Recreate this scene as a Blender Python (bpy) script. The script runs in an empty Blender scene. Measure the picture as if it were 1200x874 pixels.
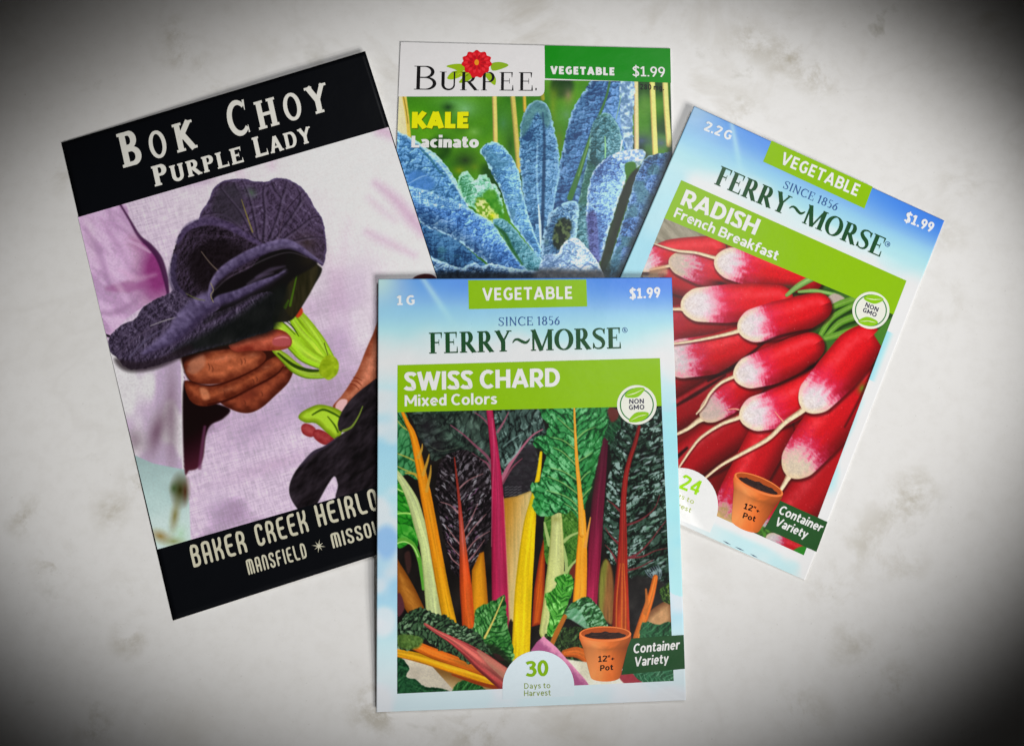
import bpy, math
import numpy as np
from mathutils import Matrix, Vector

scene = bpy.context.scene
# ---------------------------------------------------------------- camera, light, exposure
W_PX, H_PX, F_PX = 1200.0, 874.0, 900.0        # the photograph's frame; focal length in its pixels
TILT = math.radians(7.0)
DIST = 0.22                                     # metres from the lens to the countertop
cam_d = bpy.data.cameras.new("camera"); cam = bpy.data.objects.new("camera", cam_d)
scene.collection.objects.link(cam)
cam_d.sensor_fit = 'HORIZONTAL'; cam_d.sensor_width = 36.0; cam_d.lens = 36.0 * F_PX / W_PX
cam_d.clip_start = 0.01; cam_d.clip_end = 20.0
cam.location = (0, -DIST * math.sin(TILT), DIST * math.cos(TILT)); cam.rotation_euler = (TILT, 0, 0)
scene.camera = cam
scene.view_settings.view_transform = 'Standard'; scene.view_settings.look = 'None'
scene.view_settings.exposure = 0.0; scene.view_settings.gamma = 1.0

world = bpy.data.worlds.new("World"); scene.world = world; world.use_nodes = True
world.node_tree.nodes["Background"].inputs[0].default_value = (1.0, 0.96, 0.92, 1)
world.node_tree.nodes["Background"].inputs[1].default_value = 0.009

LEAN = 0.0055                                    # the pools lean a little towards the upper right

def pool_lamp(name, target, zenith, azimuth, dist, foot, energy, blend, radius, colour, roll=0.0):
    """Spot lamp whose pool of light on the countertop is an upright ellipse with half-axes foot."""
    z, a = math.radians(zenith), math.radians(azimuth)
    to = Vector((math.sin(z) * math.cos(a), math.sin(z) * math.sin(a), math.cos(z)))
    e1 = Vector((-math.sin(a), math.cos(a), 0)); e2 = to.cross(e1)
    T = np.array([[e1.x, e1.y], [e2.x, e2.y]]) @ np.array([[foot[0], LEAN], [LEAN, foot[1]]])
    U, S, _ = np.linalg.svd(T)
    ax = e1 * U[0, 0] + e2 * U[1, 0]; ay = to.cross(ax)
    d = bpy.data.lights.new(name, 'SPOT'); o = bpy.data.objects.new(name, d); scene.collection.objects.link(o)
    loc = Vector((target[0], target[1], 0)) + to * dist
    M = Matrix((ax, ay, to)).transposed().to_4x4(); M.translation = loc
    o.matrix_world = M @ Matrix.Diagonal((1.0, S[1] / S[0], 1.0, 1.0))
    d.spot_size = 2 * math.atan(S[0] / dist); d.spot_blend = blend
    d.energy = energy; d.shadow_soft_size = radius; d.color = colour
    return o

FOOT = (0.1467 * 1.27, 0.1068 * 1.25)
for zen, azi in ((44, -59), (45, -44), (50, -62), (51, -51), (52, -40), (57, -57), (58, -46)):       # key light, low right: seven added spots soften shadows, cones darken the corners
    pool_lamp("key_pool_lamp", (0.006, 0.0105), zen, azi, 1.15, FOOT, 6.9, 0.48, 0.022, (1.0, 0.978, 0.952))
for zen, azi in ((22, 40), (30, 62)):  # added overhead fill spots; cones darken the corners and lift the upper right
    pool_lamp("fill_pool_lamp", (0.008, 0.011), zen, azi, 0.60, FOOT, 2.4, 0.48, 0.016, (0.98, 0.985, 1.0))
# ---------------------------------------------------------------- paint tools
def _hash(ix, iy, seed):
    h = (ix.astype(np.int64) * 374761393 + iy.astype(np.int64) * 668265263 + seed * 2147483647) & 0xFFFFFFFF
    h = ((h ^ (h >> 13)) * 1274126177) & 0xFFFFFFFF
    h = (h ^ (h >> 16)) & 0xFFFFFFFF
    return h.astype(np.float64) / 4294967295.0

def vnoise(x, y, seed=0):
    x = np.asarray(x, float); y = np.asarray(y, float)
    ix = np.floor(x); iy = np.floor(y); fx = x - ix; fy = y - iy
    fx = fx * fx * (3 - 2 * fx); fy = fy * fy * (3 - 2 * fy)
    a = _hash(ix, iy, seed); b = _hash(ix + 1, iy, seed); c = _hash(ix, iy + 1, seed); d = _hash(ix + 1, iy + 1, seed)
    return (a * (1 - fx) + b * fx) * (1 - fy) + (c * (1 - fx) + d * fx) * fy

def fbm(x, y, seed=0, octs=3):
    s = 0; a = 0.5; n = 0
    for o in range(octs):
        s = s + a * vnoise(np.asarray(x) * 2 ** o, np.asarray(y) * 2 ** o, seed + 17 * o); n += a; a *= 0.55
    return s / n

def worley(x, y, seed=0):
    ix = np.floor(x); iy = np.floor(y)
    f1 = np.full(np.shape(x), 9.0); f2 = f1.copy(); cid = np.zeros(np.shape(x))
    gx = np.zeros(np.shape(x)); gy = gx.copy()
    for dx in (-1, 0, 1):
        for dy in (-1, 0, 1):
            cx = ix + dx; cy = iy + dy
            px = cx + 0.15 + 0.7 * _hash(cx, cy, seed); py = cy + 0.15 + 0.7 * _hash(cx, cy, seed + 5)
            d = np.hypot(px - x, py - y)
            m = d < f1
            f2 = np.where(m, f1, np.minimum(f2, d))
            cid = np.where(m, _hash(cx, cy, seed + 9), cid)
            gx = np.where(m, x - px, gx); gy = np.where(m, y - py, gy)
            f1 = np.where(m, d, f1)
    return f1, f2, cid, gx, gy

def sstep(a, b, x):
    t = np.clip((x - a) / (b - a), 0, 1)
    return t * t * (3 - 2 * t)

def C3(c):
    return np.array(c, float) / 255.0

def mixc(a, b, t):
    a = np.asarray(a, float); b = np.asarray(b, float)
    return a + (b - a) * np.asarray(t)[..., None]

def ramp(t, stops):
    ts = [s[0] for s in stops]
    return np.stack([np.interp(t, ts, [s[1][k] / 255.0 for s in stops]) for k in range(3)], -1)

def smooth_pts(pts, closed=False, n=6):
    P = np.array(pts, float); m = len(P); out = []
    if m < 3:
        return P
    rng = range(m) if closed else range(m - 1)
    for i in rng:
        if closed:
            p0, p1, p2, p3 = P[(i - 1) % m], P[i], P[(i + 1) % m], P[(i + 2) % m]
        else:
            p0, p1, p2, p3 = P[max(i - 1, 0)], P[i], P[i + 1], P[min(i + 2, m - 1)]
        for k in range(n):
            t = k / n
            out.append(0.5 * (2 * p1 + (p2 - p0) * t + (2 * p0 - 5 * p1 + 4 * p2 - p3) * t * t + (3 * p1 - p0 - 3 * p2 + p3) * t ** 3))
    if not closed:
        out.append(P[-1])
    return np.array(out)

class Canvas:
    """A printed picture, held as an array of colours over a patch of the packet's face."""
    def __init__(self, x0, y0, x1, y1, s=2.0, col=(128, 128, 128)):
        self.x0, self.y0, self.s = x0, y0, s
        self.w = int(round((x1 - x0) * s)) + 1; self.h = int(round((y1 - y0) * s)) + 1
        self.I = np.zeros((self.h, self.w, 3)) + C3(col)
        self.X, self.Y = np.meshgrid(x0 + np.arange(self.w) / s, y0 + np.arange(self.h) / s)
    def _sub(self, P, pad):
        a = max(0, int((P[:, 0].min() - pad - self.x0) * self.s)); b = min(self.w, int((P[:, 0].max() + pad - self.x0) * self.s) + 2)
        c = max(0, int((P[:, 1].min() - pad - self.y0) * self.s)); d = min(self.h, int((P[:, 1].max() + pad - self.y0) * self.s) + 2)
        return (slice(c, max(c, d)), slice(a, max(a, b)))
    def _put(self, sl, col, al):
        al = al[..., None]
        self.I[sl] = self.I[sl] * (1 - al) + col * al
    def all(self, fn, a=1.0):
        self._put((slice(0, self.h), slice(0, self.w)), fn(self.X, self.Y), np.zeros((self.h, self.w)) + a)
    def poly(self, pts, col, soft=0.9, smooth=True, a=1.0, rough=0.0, seed=1, rf=0.25, fn=None):
        """Filled outline; fn(X, Y, inside-distance) may give the colours and an alpha."""
        P = smooth_pts(pts, True) if smooth else np.array(pts, float)
        sl = self._sub(P, soft + rough + 1); X, Y = self.X[sl], self.Y[sl]
        if X.size == 0: return
        if rough:
            X = X + rough * 2 * (fbm(X * rf, Y * rf, seed, 2) - .5); Y = Y + rough * 2 * (fbm(X * rf + 40, Y * rf, seed + 3, 2) - .5)
        D = np.full(X.shape, 1e9); ins = np.zeros(X.shape, bool)
        n = len(P)
        for i in range(n):
            ax, ay = P[i]; bx, by = P[(i + 1) % n]
            dx, dy = bx - ax, by - ay; L = dx * dx + dy * dy
            if L < 1e-12: continue
            t = np.clip(((X - ax) * dx + (Y - ay) * dy) / L, 0, 1)
            D = np.minimum(D, (X - ax - t * dx) ** 2 + (Y - ay - t * dy) ** 2)
            if ay != by:
                c = ((ay > Y) != (by > Y)) & (X < (bx - ax) * (Y - ay) / (by - ay) + ax)
                ins ^= c
        D = np.sqrt(D); sd = np.where(ins, D, -D)
        al = sstep(-soft * .5, soft * .5, sd) * a
        cc = C3(col) if col is not None else None
        if fn is not None:
            r = fn(self.X[sl], self.Y[sl], sd)
            if isinstance(r, tuple): cc, al = r[0], al * r[1]
            else: cc = r
        self._put(sl, cc, al)
    def rib(self, pts, w, col=None, soft=0.8, a=1.0, fn=None, n=8, flat=False):
        """Tapering stroke; fn(t, u, s, X, Y): t 0..1 along, u -1..1 across, s length in px."""
        P0 = np.array(pts, float); m = len(P0)
        P = smooth_pts(pts, False, n) if m > 2 else P0
        W = np.interp(np.linspace(0, 1, len(P)), np.linspace(0, 1, np.size(w)), np.atleast_1d(w)) / 2
        sl = self._sub(P, W.max() + soft + 1); X, Y = self.X[sl], self.Y[sl]
        if X.size == 0: return
        S = np.concatenate([[0], np.cumsum(np.hypot(*(P[1:] - P[:-1]).T))])
        best = np.full(X.shape, 1e9); bs = np.zeros(X.shape); bd = np.zeros(X.shape); bw = np.zeros(X.shape)
        for i in range(len(P) - 1):
            ax, ay = P[i]; dx, dy = P[i + 1] - P[i]; L = dx * dx + dy * dy
            if L < 1e-12: continue
            t = np.clip(((X - ax) * dx + (Y - ay) * dy) / L, 0, 1)
            ex = X - ax - t * dx; ey = Y - ay - t * dy
            d = np.hypot(ex, ey); ww = W[i] + (W[i + 1] - W[i]) * t
            q = d - ww
            mk = q < best
            best = np.where(mk, q, best)
            bs = np.where(mk, S[i] + t * math.sqrt(L), bs)
            bd = np.where(mk, np.sign(dx * ey - dy * ex) * d, bd); bw = np.where(mk, ww, bw)
        al = sstep(-soft * .5, soft * .5, -best) * a
        if fn is None:
            cc = C3(col)
        else:
            cc = fn(bs / S[-1], np.clip(bd / np.maximum(bw, .01), -1.2, 1.2), bs, X, Y)
            if isinstance(cc, tuple): al = al * cc[1]; cc = cc[0]
        self._put(sl, cc, al)
    def blob(self, x, y, rx, ry, col, a=1.0, rot=0.0, p=2.0):
        """Soft airbrushed spot."""
        r = max(rx, ry) * 1.6
        sl = self._sub(np.array([[x - r, y - r], [x + r, y + r]]), 0); X, Y = self.X[sl] - x, self.Y[sl] - y
        if X.size == 0: return
        c, s = math.cos(rot), math.sin(rot)
        q = np.sqrt(((X * c + Y * s) / rx) ** 2 + ((-X * s + Y * c) / ry) ** 2)
        self._put(sl, C3(col), np.clip(1 - q / 1.5, 0, 1) ** p * a)
    def grain(self, amt, seed=3, f=1.0):
        self.I *= 1 + amt * 2 * (fbm(self.X * f, self.Y * f, seed, 2) - .5)[..., None]
    def sample(self, px, py):
        fx = np.clip((px - self.x0) * self.s, 0, self.w - 1.001); fy = np.clip((py - self.y0) * self.s, 0, self.h - 1.001)
        ix = fx.astype(int); iy = fy.astype(int); fx = (fx - ix)[..., None]; fy = (fy - iy)[..., None]
        I = self.I
        return (I[iy, ix] * (1 - fx) + I[iy, ix + 1] * fx) * (1 - fy) + (I[iy + 1, ix] * (1 - fx) + I[iy + 1, ix + 1] * fx) * fy

def stalk(lo, mid, hi, streak=.12, seed=1, tgrad=None):
    """Colours of a ribbed leaf stalk: darker at the sides, long fibres."""
    lo, mid, hi = C3(lo), C3(mid), C3(hi)
    def f(t, u, s, X, Y):
        fib = vnoise(u * 5 + 9, s * .03, seed) - .5
        k = np.clip(np.abs(u + .1), 0, 1)
        c = mixc(mixc(hi, mid, sstep(.0, .8, k) * .7 + .3), lo, sstep(.8, 1.06, k) * .75)
        if tgrad is not None:
            c = c * ramp(t, tgrad)
        c = c * (1 + streak * 2 * fib + .06 * (fbm(X * .8, Y * .8, seed, 2) - .5))[..., None]
        return np.clip(c, 0, 1)
    return f

def _leaf(self, outline, mid, fn, soft=1.0, rough=0.8, seed=1, rf=.3, a=1.0, smooth=True):
    """Leaf blade: outline plus midrib; fn(s, d, X, Y, inside): s along the midrib, d signed distance from it, in px."""
    M = smooth_pts(mid, False, 5) if len(mid) > 2 else np.array(mid, float)
    S = np.concatenate([[0], np.cumsum(np.hypot(*(M[1:] - M[:-1]).T))])
    def g(X, Y, sd):
        best = np.full(X.shape, 1e9); bs = np.zeros(X.shape); sg = np.zeros(X.shape)
        for i in range(len(M) - 1):
            ax, ay = M[i]; dx, dy = M[i + 1] - M[i]; L = dx * dx + dy * dy
            if L < 1e-12: continue
            t = ((X - ax) * dx + (Y - ay) * dy) / L
            lo = -9 if i == 0 else 0; hi = 9 if i == len(M) - 2 else 1
            t = np.clip(t, lo, hi)
            ex = X - ax - t * dx; ey = Y - ay - t * dy; d = np.hypot(ex, ey); mk = d < best
            best = np.where(mk, d, best); bs = np.where(mk, S[i] + t * math.sqrt(L), bs); sg = np.where(mk, np.sign(dx * ey - dy * ex), sg)
        return fn(bs, best * sg, X, Y, sd)
    self.poly(outline, None, soft=soft, rough=rough, seed=seed, rf=rf, a=a, fn=g, smooth=smooth)
Canvas.leaf = _leaf

def blade(base, dark, hi, per=11, k=.8, seed=1, hi_amt=.8, amp=1.0, edge=None, vein=None, fine=.5, side=1, cell=None, pk=.5):
    """Leaf-blade colours: side-vein folds, fine puckers, shine on the crests. k > 0: veins run forward."""
    base, dark, hi = C3(base), C3(dark), C3(hi)
    def f(s, d, X, Y, sd):
        ad = np.abs(d); sg = np.where(d > 0, 31.7, 0)
        wx = 10 * (fbm(X * .08, Y * .08, seed, 2) - .5); wy = 10 * (fbm(X * .08 + 9, Y * .08, seed + 1, 2) - .5)
        p = s - k * ad + wx + sg; q = ad + wy
        p0 = p
        def hgt(p):
            fr = p / per; fr = fr - np.floor(fr)
            fold = np.where(fr < .22, fr / .22, 1 - (fr - .22) / .78)
            return amp * .30 * fold + fine * 1.0 * fbm(p * .22, q * .11 + sg, seed + 3, 3) + fine * 1.35 * fbm(X * .26 + .26 * side * (p - p0), Y * .26 + .1 * (p - p0), seed + 5, 3)
        lit = .46 + 1.15 * (hgt(p + 1.1 * side) - hgt(p)) / .35 * .5
        if cell is not None:                                       # swollen pads between the veins
            f1, f2, cid, gx, gy = worley(p / cell[0] + .35 * fbm(X * .2, Y * .2, seed + 31, 2), q / cell[1] + sg, seed + 30)
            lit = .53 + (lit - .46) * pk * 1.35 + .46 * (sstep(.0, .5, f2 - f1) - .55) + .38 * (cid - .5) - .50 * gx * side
        big = fbm(X * .05, Y * .05, seed + 11, 2) - .5
        lit = lit + .35 * big + .10 * (fbm(X * .6, Y * .6, seed + 6, 2) - .5)
        c = mixc(dark, base, sstep(.05, .62, lit))
        m = sstep(.38, .62, fbm(X * .11 + 3, Y * .11, seed + 13, 2))
        c = mixc(c, hi, np.clip(sstep(.58, .92, lit) * hi_amt * (.25 + .75 * m), 0, 1))
        if vein is not None:
            fr = p / per; fr = fr - np.floor(fr)
            c = mixc(c, C3(vein), (1 - sstep(.0, .10, np.minimum(fr, 1 - fr))) * .6 * np.clip(1 - ad / 40, 0, 1))
        if edge is not None:
            c = mixc(c, C3(edge), (1 - sstep(.4, 2.4, sd)) * .7)
        return np.clip(c, 0, 1)
    return f

def bubble(base, dark, hi, cell=5.0, k=.5, seed=1, hi_amt=.9, edge=None, ew=3.0, shade=.5, light=(-.5, -.85), green=None, mid=None):
    """Puckered kale leaf: rows of small blisters, a frosted rim."""
    base, dark, hi = C3(base), C3(dark), C3(hi)
    def f(s, d, X, Y, sd):
        ad = np.abs(d); p = s - k * ad
        wx = 5.0 * (fbm(X * .16, Y * .16, seed, 2) - .5); wy = 5.0 * (fbm(X * .16 + 8, Y * .16, seed + 1, 2) - .5)
        f1, f2, cid, gx, gy = worley((X + wx * 1.6) / cell, (Y + wy * 1.6) / (cell * .75), seed + 2)
        g1, g2, _, hx, hy = worley((X + wy) / (cell * .5), (Y + wx) / (cell * .42), seed + 4)
        L = .5 + .62 * (gx * light[0] + gy * light[1]) + .42 * (hx * light[0] + hy * light[1]) + .28 * (cid - .5)
        L = L - .20 * (1 - sstep(0, .25, f2 - f1)) - .12 * (1 - sstep(0, .3, g2 - g1))
        fold = p / (cell * 2.2); fold = fold - np.floor(fold)
        L = L + .34 * (fold - .5) + .8 * (fbm(X * .05, Y * .05, seed + 6, 2) - .5) + .3 * (fbm(X * .5, Y * .5, seed + 7, 2) - .5)
        L = L - .16 * np.clip(1 - ad / 3.5, 0, 1) + .16 * np.clip(-d / 14, -1, 1)
        L = .52 + (L - .46) * 1.08
        c = mixc(dark, base, sstep(-.1, .58, L))
        c = mixc(c, hi, sstep(.52, .98, L) * hi_amt)
        if green is not None:
            c = mixc(c, C3(green), sstep(.5, .7, fbm(X * .06 + 4, Y * .06, seed + 8, 2)) * .5)
        if mid is not None:
            c = mixc(c, C3(mid), (1 - sstep(.6, 2.0, ad)) * .6)
        c = c * (1 - shade * .6 * sstep(.0, 1.0, np.clip(d, 0, None) / 22))[..., None] if shade else c
        if edge is not None:
            c = mixc(c, C3(edge), (1 - sstep(ew * .2, ew * 1.5, sd + 2.6 * (cid - .5))) * .8 * sstep(.3, .6, fbm(X * .3, Y * .3, seed + 21, 2) + .18 - .1 * np.sign(d)))
        return np.clip(c, 0, 1)
    return f
# ---------------------------------------------------------------- hand-drawn letter shapes for the faces Blender has no font for
def _arc(cx, cy, rx, ry, a0, a1, n=14):
    t = np.radians(np.linspace(a0, a1, n)); return list(zip(cx + rx * np.cos(t), cy + ry * np.sin(t)))

def roman(ch, T=.16, t=.05, s=.075, st=.04):
    """Serif capital, cap height 1: (width, strokes); a stroke is (points, widths)."""
    k = []
    def stem(x, y0=0, y1=1, w=T, b=True, u=True):
        k.append(([(x, y0), (x, y1)], [w, w]))
        if b: k.append(([(x - w / 2 - s, y0 + st / 2), (x + w / 2 + s, y0 + st / 2)], [st, st]))
        if u: k.append(([(x - w / 2 - s, y1 - st / 2), (x + w / 2 + s, y1 - st / 2)], [st, st]))
    def bar(x0, x1, y, w=t): k.append(([(x0, y), (x1, y)], [w, w]))
    def tick(x, y0, y1, w=.07): k.append(([(x, y0), (x, y1)], [w, .02]))
    def bowl(x0, x1, y0, y1):
        cy, ry = (y0 + y1) / 2, (y1 - y0) / 2 - t / 2; cx = x0 + (x1 - x0) * .42; rx = x1 - cx - T / 2
        p = [(x0, y1 - t / 2)] + _arc(cx, cy, rx, ry, 90, -90) + [(x0, y0 + t / 2)]
        n = len(p) - 2
        k.append((p, [t] + [t + (T - t) * abs(math.sin(math.pi * i / (n - 1))) ** .8 for i in range(n)] + [t]))
    x = s + T / 2 + .01
    if ch == 'I': stem(x); w = 2 * x
    elif ch in 'EFL':
        stem(x)
        if ch in 'EF': bar(x, .58, 1 - t / 2); tick(.56, 1, .72); bar(x, .46, .52); tick(.45, .66, .52, .02); tick(.45, .38, .52, .02)
        if ch in 'EL': bar(x, .62, t / 2); tick(.60, 0, .30)
        w = .66 if ch != 'F' else .62
    elif ch in 'RPB':
        stem(x)
        if ch == 'B': bowl(x, .58, .5, 1); bowl(x, .64, 0, .53); w = .68
        else: bowl(x, .60, .45, 1); w = .64
        if ch == 'R': k.append(([(.34, .48), (.64, .02)], [T, T])); bar(.56, .76, st / 2, st); w = .74
    elif ch == 'D':
        stem(x); bowl(x, .74, 0, 1); w = .78
    elif ch == 'Y':
        k.append(([(.12, 1), (.38, .46)], [T, T])); k.append(([(.64, 1), (.38, .46)], [t * 1.3, t * 1.3])); stem(.38, 0, .5, u=False)
        bar(.0, .26, 1 - st / 2, st); bar(.53, .76, 1 - st / 2, st); w = .76
    elif ch == 'A':
        k.append(([(.12, 0), (.38, 1)], [t * 1.4, t * 1.4])); k.append(([(.66, 0), (.38, 1)], [T, T])); bar(.2, .56, .32)
        bar(.0, .24, st / 2, st); bar(.52, .80, st / 2, st); w = .8
    elif ch == 'M':
        stem(.12, w=t * 1.5); k.append(([(.12, 1), (.48, .0)], [T, T])); k.append(([(.48, .0), (.84, 1)], [t * 1.3, t * 1.3])); stem(.86, u=False); bar(.78, .86 + T / 2 + s, 1 - st / 2, st); w = 1.02
    elif ch == 'N':
        stem(.12, w=t * 1.5); k.append(([(.1, 1), (.66, 0)], [T, T])); stem(.66, w=t * 1.5, b=False); w = .78
    elif ch == 'H':
        stem(x); stem(.68 - T / 2 + .02); bar(x, .62, .5); w = .70 + s
    elif ch == 'K':
        stem(x); k.append(([(x, .42), (.58, 1)], [t * 1.6, t * 1.6])); k.append(([(.30, .58), (.60, 0)], [T, T])); bar(.47, .70, 1 - st / 2, st); bar(.50, .72, st / 2, st); w = .72
    elif ch == 'U':
        stem(x, .3, 1, b=False); r = .58
        p = [(x, .34)] + _arc((x + r) / 2, .30, (r - x) / 2, .27, 180, 360, 12) + [(r, .34)]
        k.append((p, list(np.linspace(T, t * 1.4, len(p))))); stem(r, .3, 1, w=t * 1.4, b=False); w = r + s + t
    elif ch == 'O':
        p = _arc(.42, .5, .42 - T / 2, .5 - t / 2 + .01, 0, 360, 33)
        k.append((p, [t + (T * 1.05 - t) * abs(math.cos(2 * math.pi * i / 32)) ** 1.3 for i in range(33)])); w = .84
    elif ch == 'C':
        p = _arc(.42, .5, .42 - T / 2, .5 - t / 2 + .01, 42, 318, 25)
        k.append((p, [t + (T - t) * abs(math.sin(math.pi * i / 24)) ** 1.3 for i in range(25)])); tick(.70, .98, .68, .08); tick(.70, .02, .24, .05); w = .76
    elif ch == 'S':
        p = smooth_pts([(.55, .76), (.50, .92), (.33, .975), (.15, .90), (.11, .74), (.24, .58), (.42, .46), (.52, .28), (.46, .09), (.29, .025), (.13, .09), (.08, .26)], False, 4)
        n = len(p); k.append(([tuple(q) for q in p], [t + (T * 1.05 - t) * math.exp(-((i / (n - 1) - .5) / .2) ** 2) for i in range(n)])); tick(.56, .97, .70, .05); tick(.07, .03, .30, .05); w = .62
    elif ch == '1':
        stem(.2, u=False); k.append(([(.04, .84), (.2, .97)], [t, t])); w = .38
    elif ch == '8':
        for cy, ry, rx in ((.74, .23, .17), (.26, .24, .21)):
            p = _arc(.26, cy, rx, ry, 0, 360, 22); k.append((p, [t + (T - t) * abs(math.cos(2 * math.pi * i / 21)) for i in range(22)]))
        w = .52
    elif ch == '5':
        bar(.12, .44, .97); k.append(([(.13, .97), (.10, .56)], [t, t])); p = [(.10, .56), (.22, .62)] + _arc(.24, .31, .2, .28, 70, -130, 14); k.append((p, [t] * 2 + [t + (T - t) * math.sin(math.pi * i / 13) for i in range(14)])); w = .5
    elif ch == '6':
        k.append((_arc(.26, .30, .2, .28, 0, 360, 22), [t + (T - t) * abs(math.cos(2 * math.pi * i / 21)) for i in range(22)])); k.append(([(.43, .95), (.22, .72), (.07, .34)], [t, T * .8, T])); w = .52
    elif ch == '~':
        p = smooth_pts([(.0, .40), (.10, .54), (.24, .56), (.42, .46), (.58, .40), (.70, .48), (.76, .58)], False, 5); n = len(p)
        k.append(([tuple(q) for q in p], [.03 + .11 * math.sin(math.pi * i / (n - 1)) for i in range(n)])); w = .76
    else: w = .4
    return w, k

def deco(ch, w=.36, t=.15):
    """Narrow rounded display capital."""
    h = t / 2; b, u, r = h, 1 - h, w
    L = {'A': [[(0, h), (0, .8), (.1 * w, u), (.9 * w, u), (w, .8), (w, h)], [(0, .42), (w, .42)]],
         'B': [[(0, b), (0, u), (.65 * w, u), (w, .86), (w, .66), (.75 * w, .54), (0, .54)], [(.7 * w, .54), (w, .44), (w, .16), (.7 * w, b), (0, b)]],
         'K': [[(0, b), (0, u)], [(w, u), (w, .72), (.7 * w, .52), (0, .46)], [(.6 * w, .52), (w, .36), (w, b)]],
         'E': [[(w, u), (.35 * w, u), (0, .84), (0, .16), (.35 * w, b), (w, b)], [(0, .5), (.8 * w, .5)]],
         'F': [[(w, u), (.35 * w, u), (0, .84), (0, b)], [(0, .5), (.8 * w, .5)]],
         'R': [[(0, b), (0, u), (.65 * w, u), (w, .84), (w, .62), (.7 * w, .48), (0, .48)], [(.6 * w, .48), (w, .36), (w, b)]],
         'C': [[(w, .74), (w, .86), (.7 * w, u), (.3 * w, u), (0, .84), (0, .16), (.3 * w, b), (.7 * w, b), (w, .14), (w, .26)]],
         'H': [[(0, b), (0, u)], [(w, b), (w, u)], [(0, .48), (w, .48)]], 'I': [[(0, b), (0, u)]], 'L': [[(0, u), (0, b), (w, b)]],
         'O': [[(0, .5), (0, .84), (.3 * w, u), (.7 * w, u), (w, .84), (w, .16), (.7 * w, b), (.3 * w, b), (0, .16), (0, .5)]],
         'D': [[(0, b), (0, u), (.6 * w, u), (w, .82), (w, .18), (.6 * w, b), (0, b)]],
         'M': [[(0, b), (0, .86), (.2 * w, u), (1.1 * w, u), (1.5 * w, .86), (1.5 * w, b)], [(.75 * w, u), (.75 * w, b)]],
         'N': [[(0, b), (0, u), (.6 * w, u), (w, .84), (w, b)]],
         'S': [[(w, .76), (w, .88), (.7 * w, u), (.3 * w, u), (0, .86), (0, .66), (.3 * w, .54), (.7 * w, .46), (w, .34), (w, .14), (.7 * w, b), (.3 * w, b), (0, .14), (0, .26)]],
         'U': [[(0, u), (0, .16), (.3 * w, b), (.7 * w, b), (w, .16), (w, u)]]}[ch]
    out = []
    for p in L:
        p = np.array(p, float)
        for _ in range(2 if len(p) > 2 else 0):                       # round the corners
            q = [p[0]]
            for a, c in zip(p[:-1], p[1:]): q += [a * .75 + c * .25, a * .25 + c * .75]
            p = np.array(q + [p[-1]])
        out.append(([(x + h, y) for x, y in p], [t] * len(p)))
    wd = {'I': 0, 'M': 1.5 * w}.get(ch, w)
    return wd + t, out

def stroke_geo(pts, ws, cap=0):
    """Strip of quads along a stroke; cap > 0 adds round ends."""
    P = np.array(pts, float); W = np.array(ws, float)
    keep = [0] + [i for i in range(1, len(P)) if np.hypot(*(P[i] - P[i - 1])) > 1e-5]
    P, W = P[keep], W[keep]
    D = P[1:] - P[:-1]; D /= np.hypot(D[:, 0], D[:, 1])[:, None]
    closed = np.hypot(*(P[0] - P[-1])) < 1e-4
    N = []
    for i in range(len(P)):
        if closed and i in (0, len(P) - 1): a, b = D[-1], D[0]
        else: a, b = D[max(i - 1, 0)], D[min(i, len(D) - 1)]
        m = a + b; l = np.hypot(*m); m = m / l if l > 1e-6 else a
        N.append(np.array([-m[1], m[0]]) / max(.45, abs(m @ a)))
    V, F = [], []
    for p, n, w in zip(P, N, W): V += [p + n * w / 2, p - n * w / 2]
    for i in range(len(P) - 1): F.append((2 * i, 2 * i + 1, 2 * i + 3, 2 * i + 2))
    if cap and not closed:
        for end, dr, w in ((0, -D[0], W[0]), (len(P) - 1, D[-1], W[-1])):
            b = len(V); n = np.array([-dr[1], dr[0]])
            V += [P[end] + (n * math.cos(a) + dr * math.sin(a)) * w / 2 for a in np.linspace(0, math.pi, 8)]
            F.append(tuple(range(b, b + 8)))
    return V, F

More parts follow.
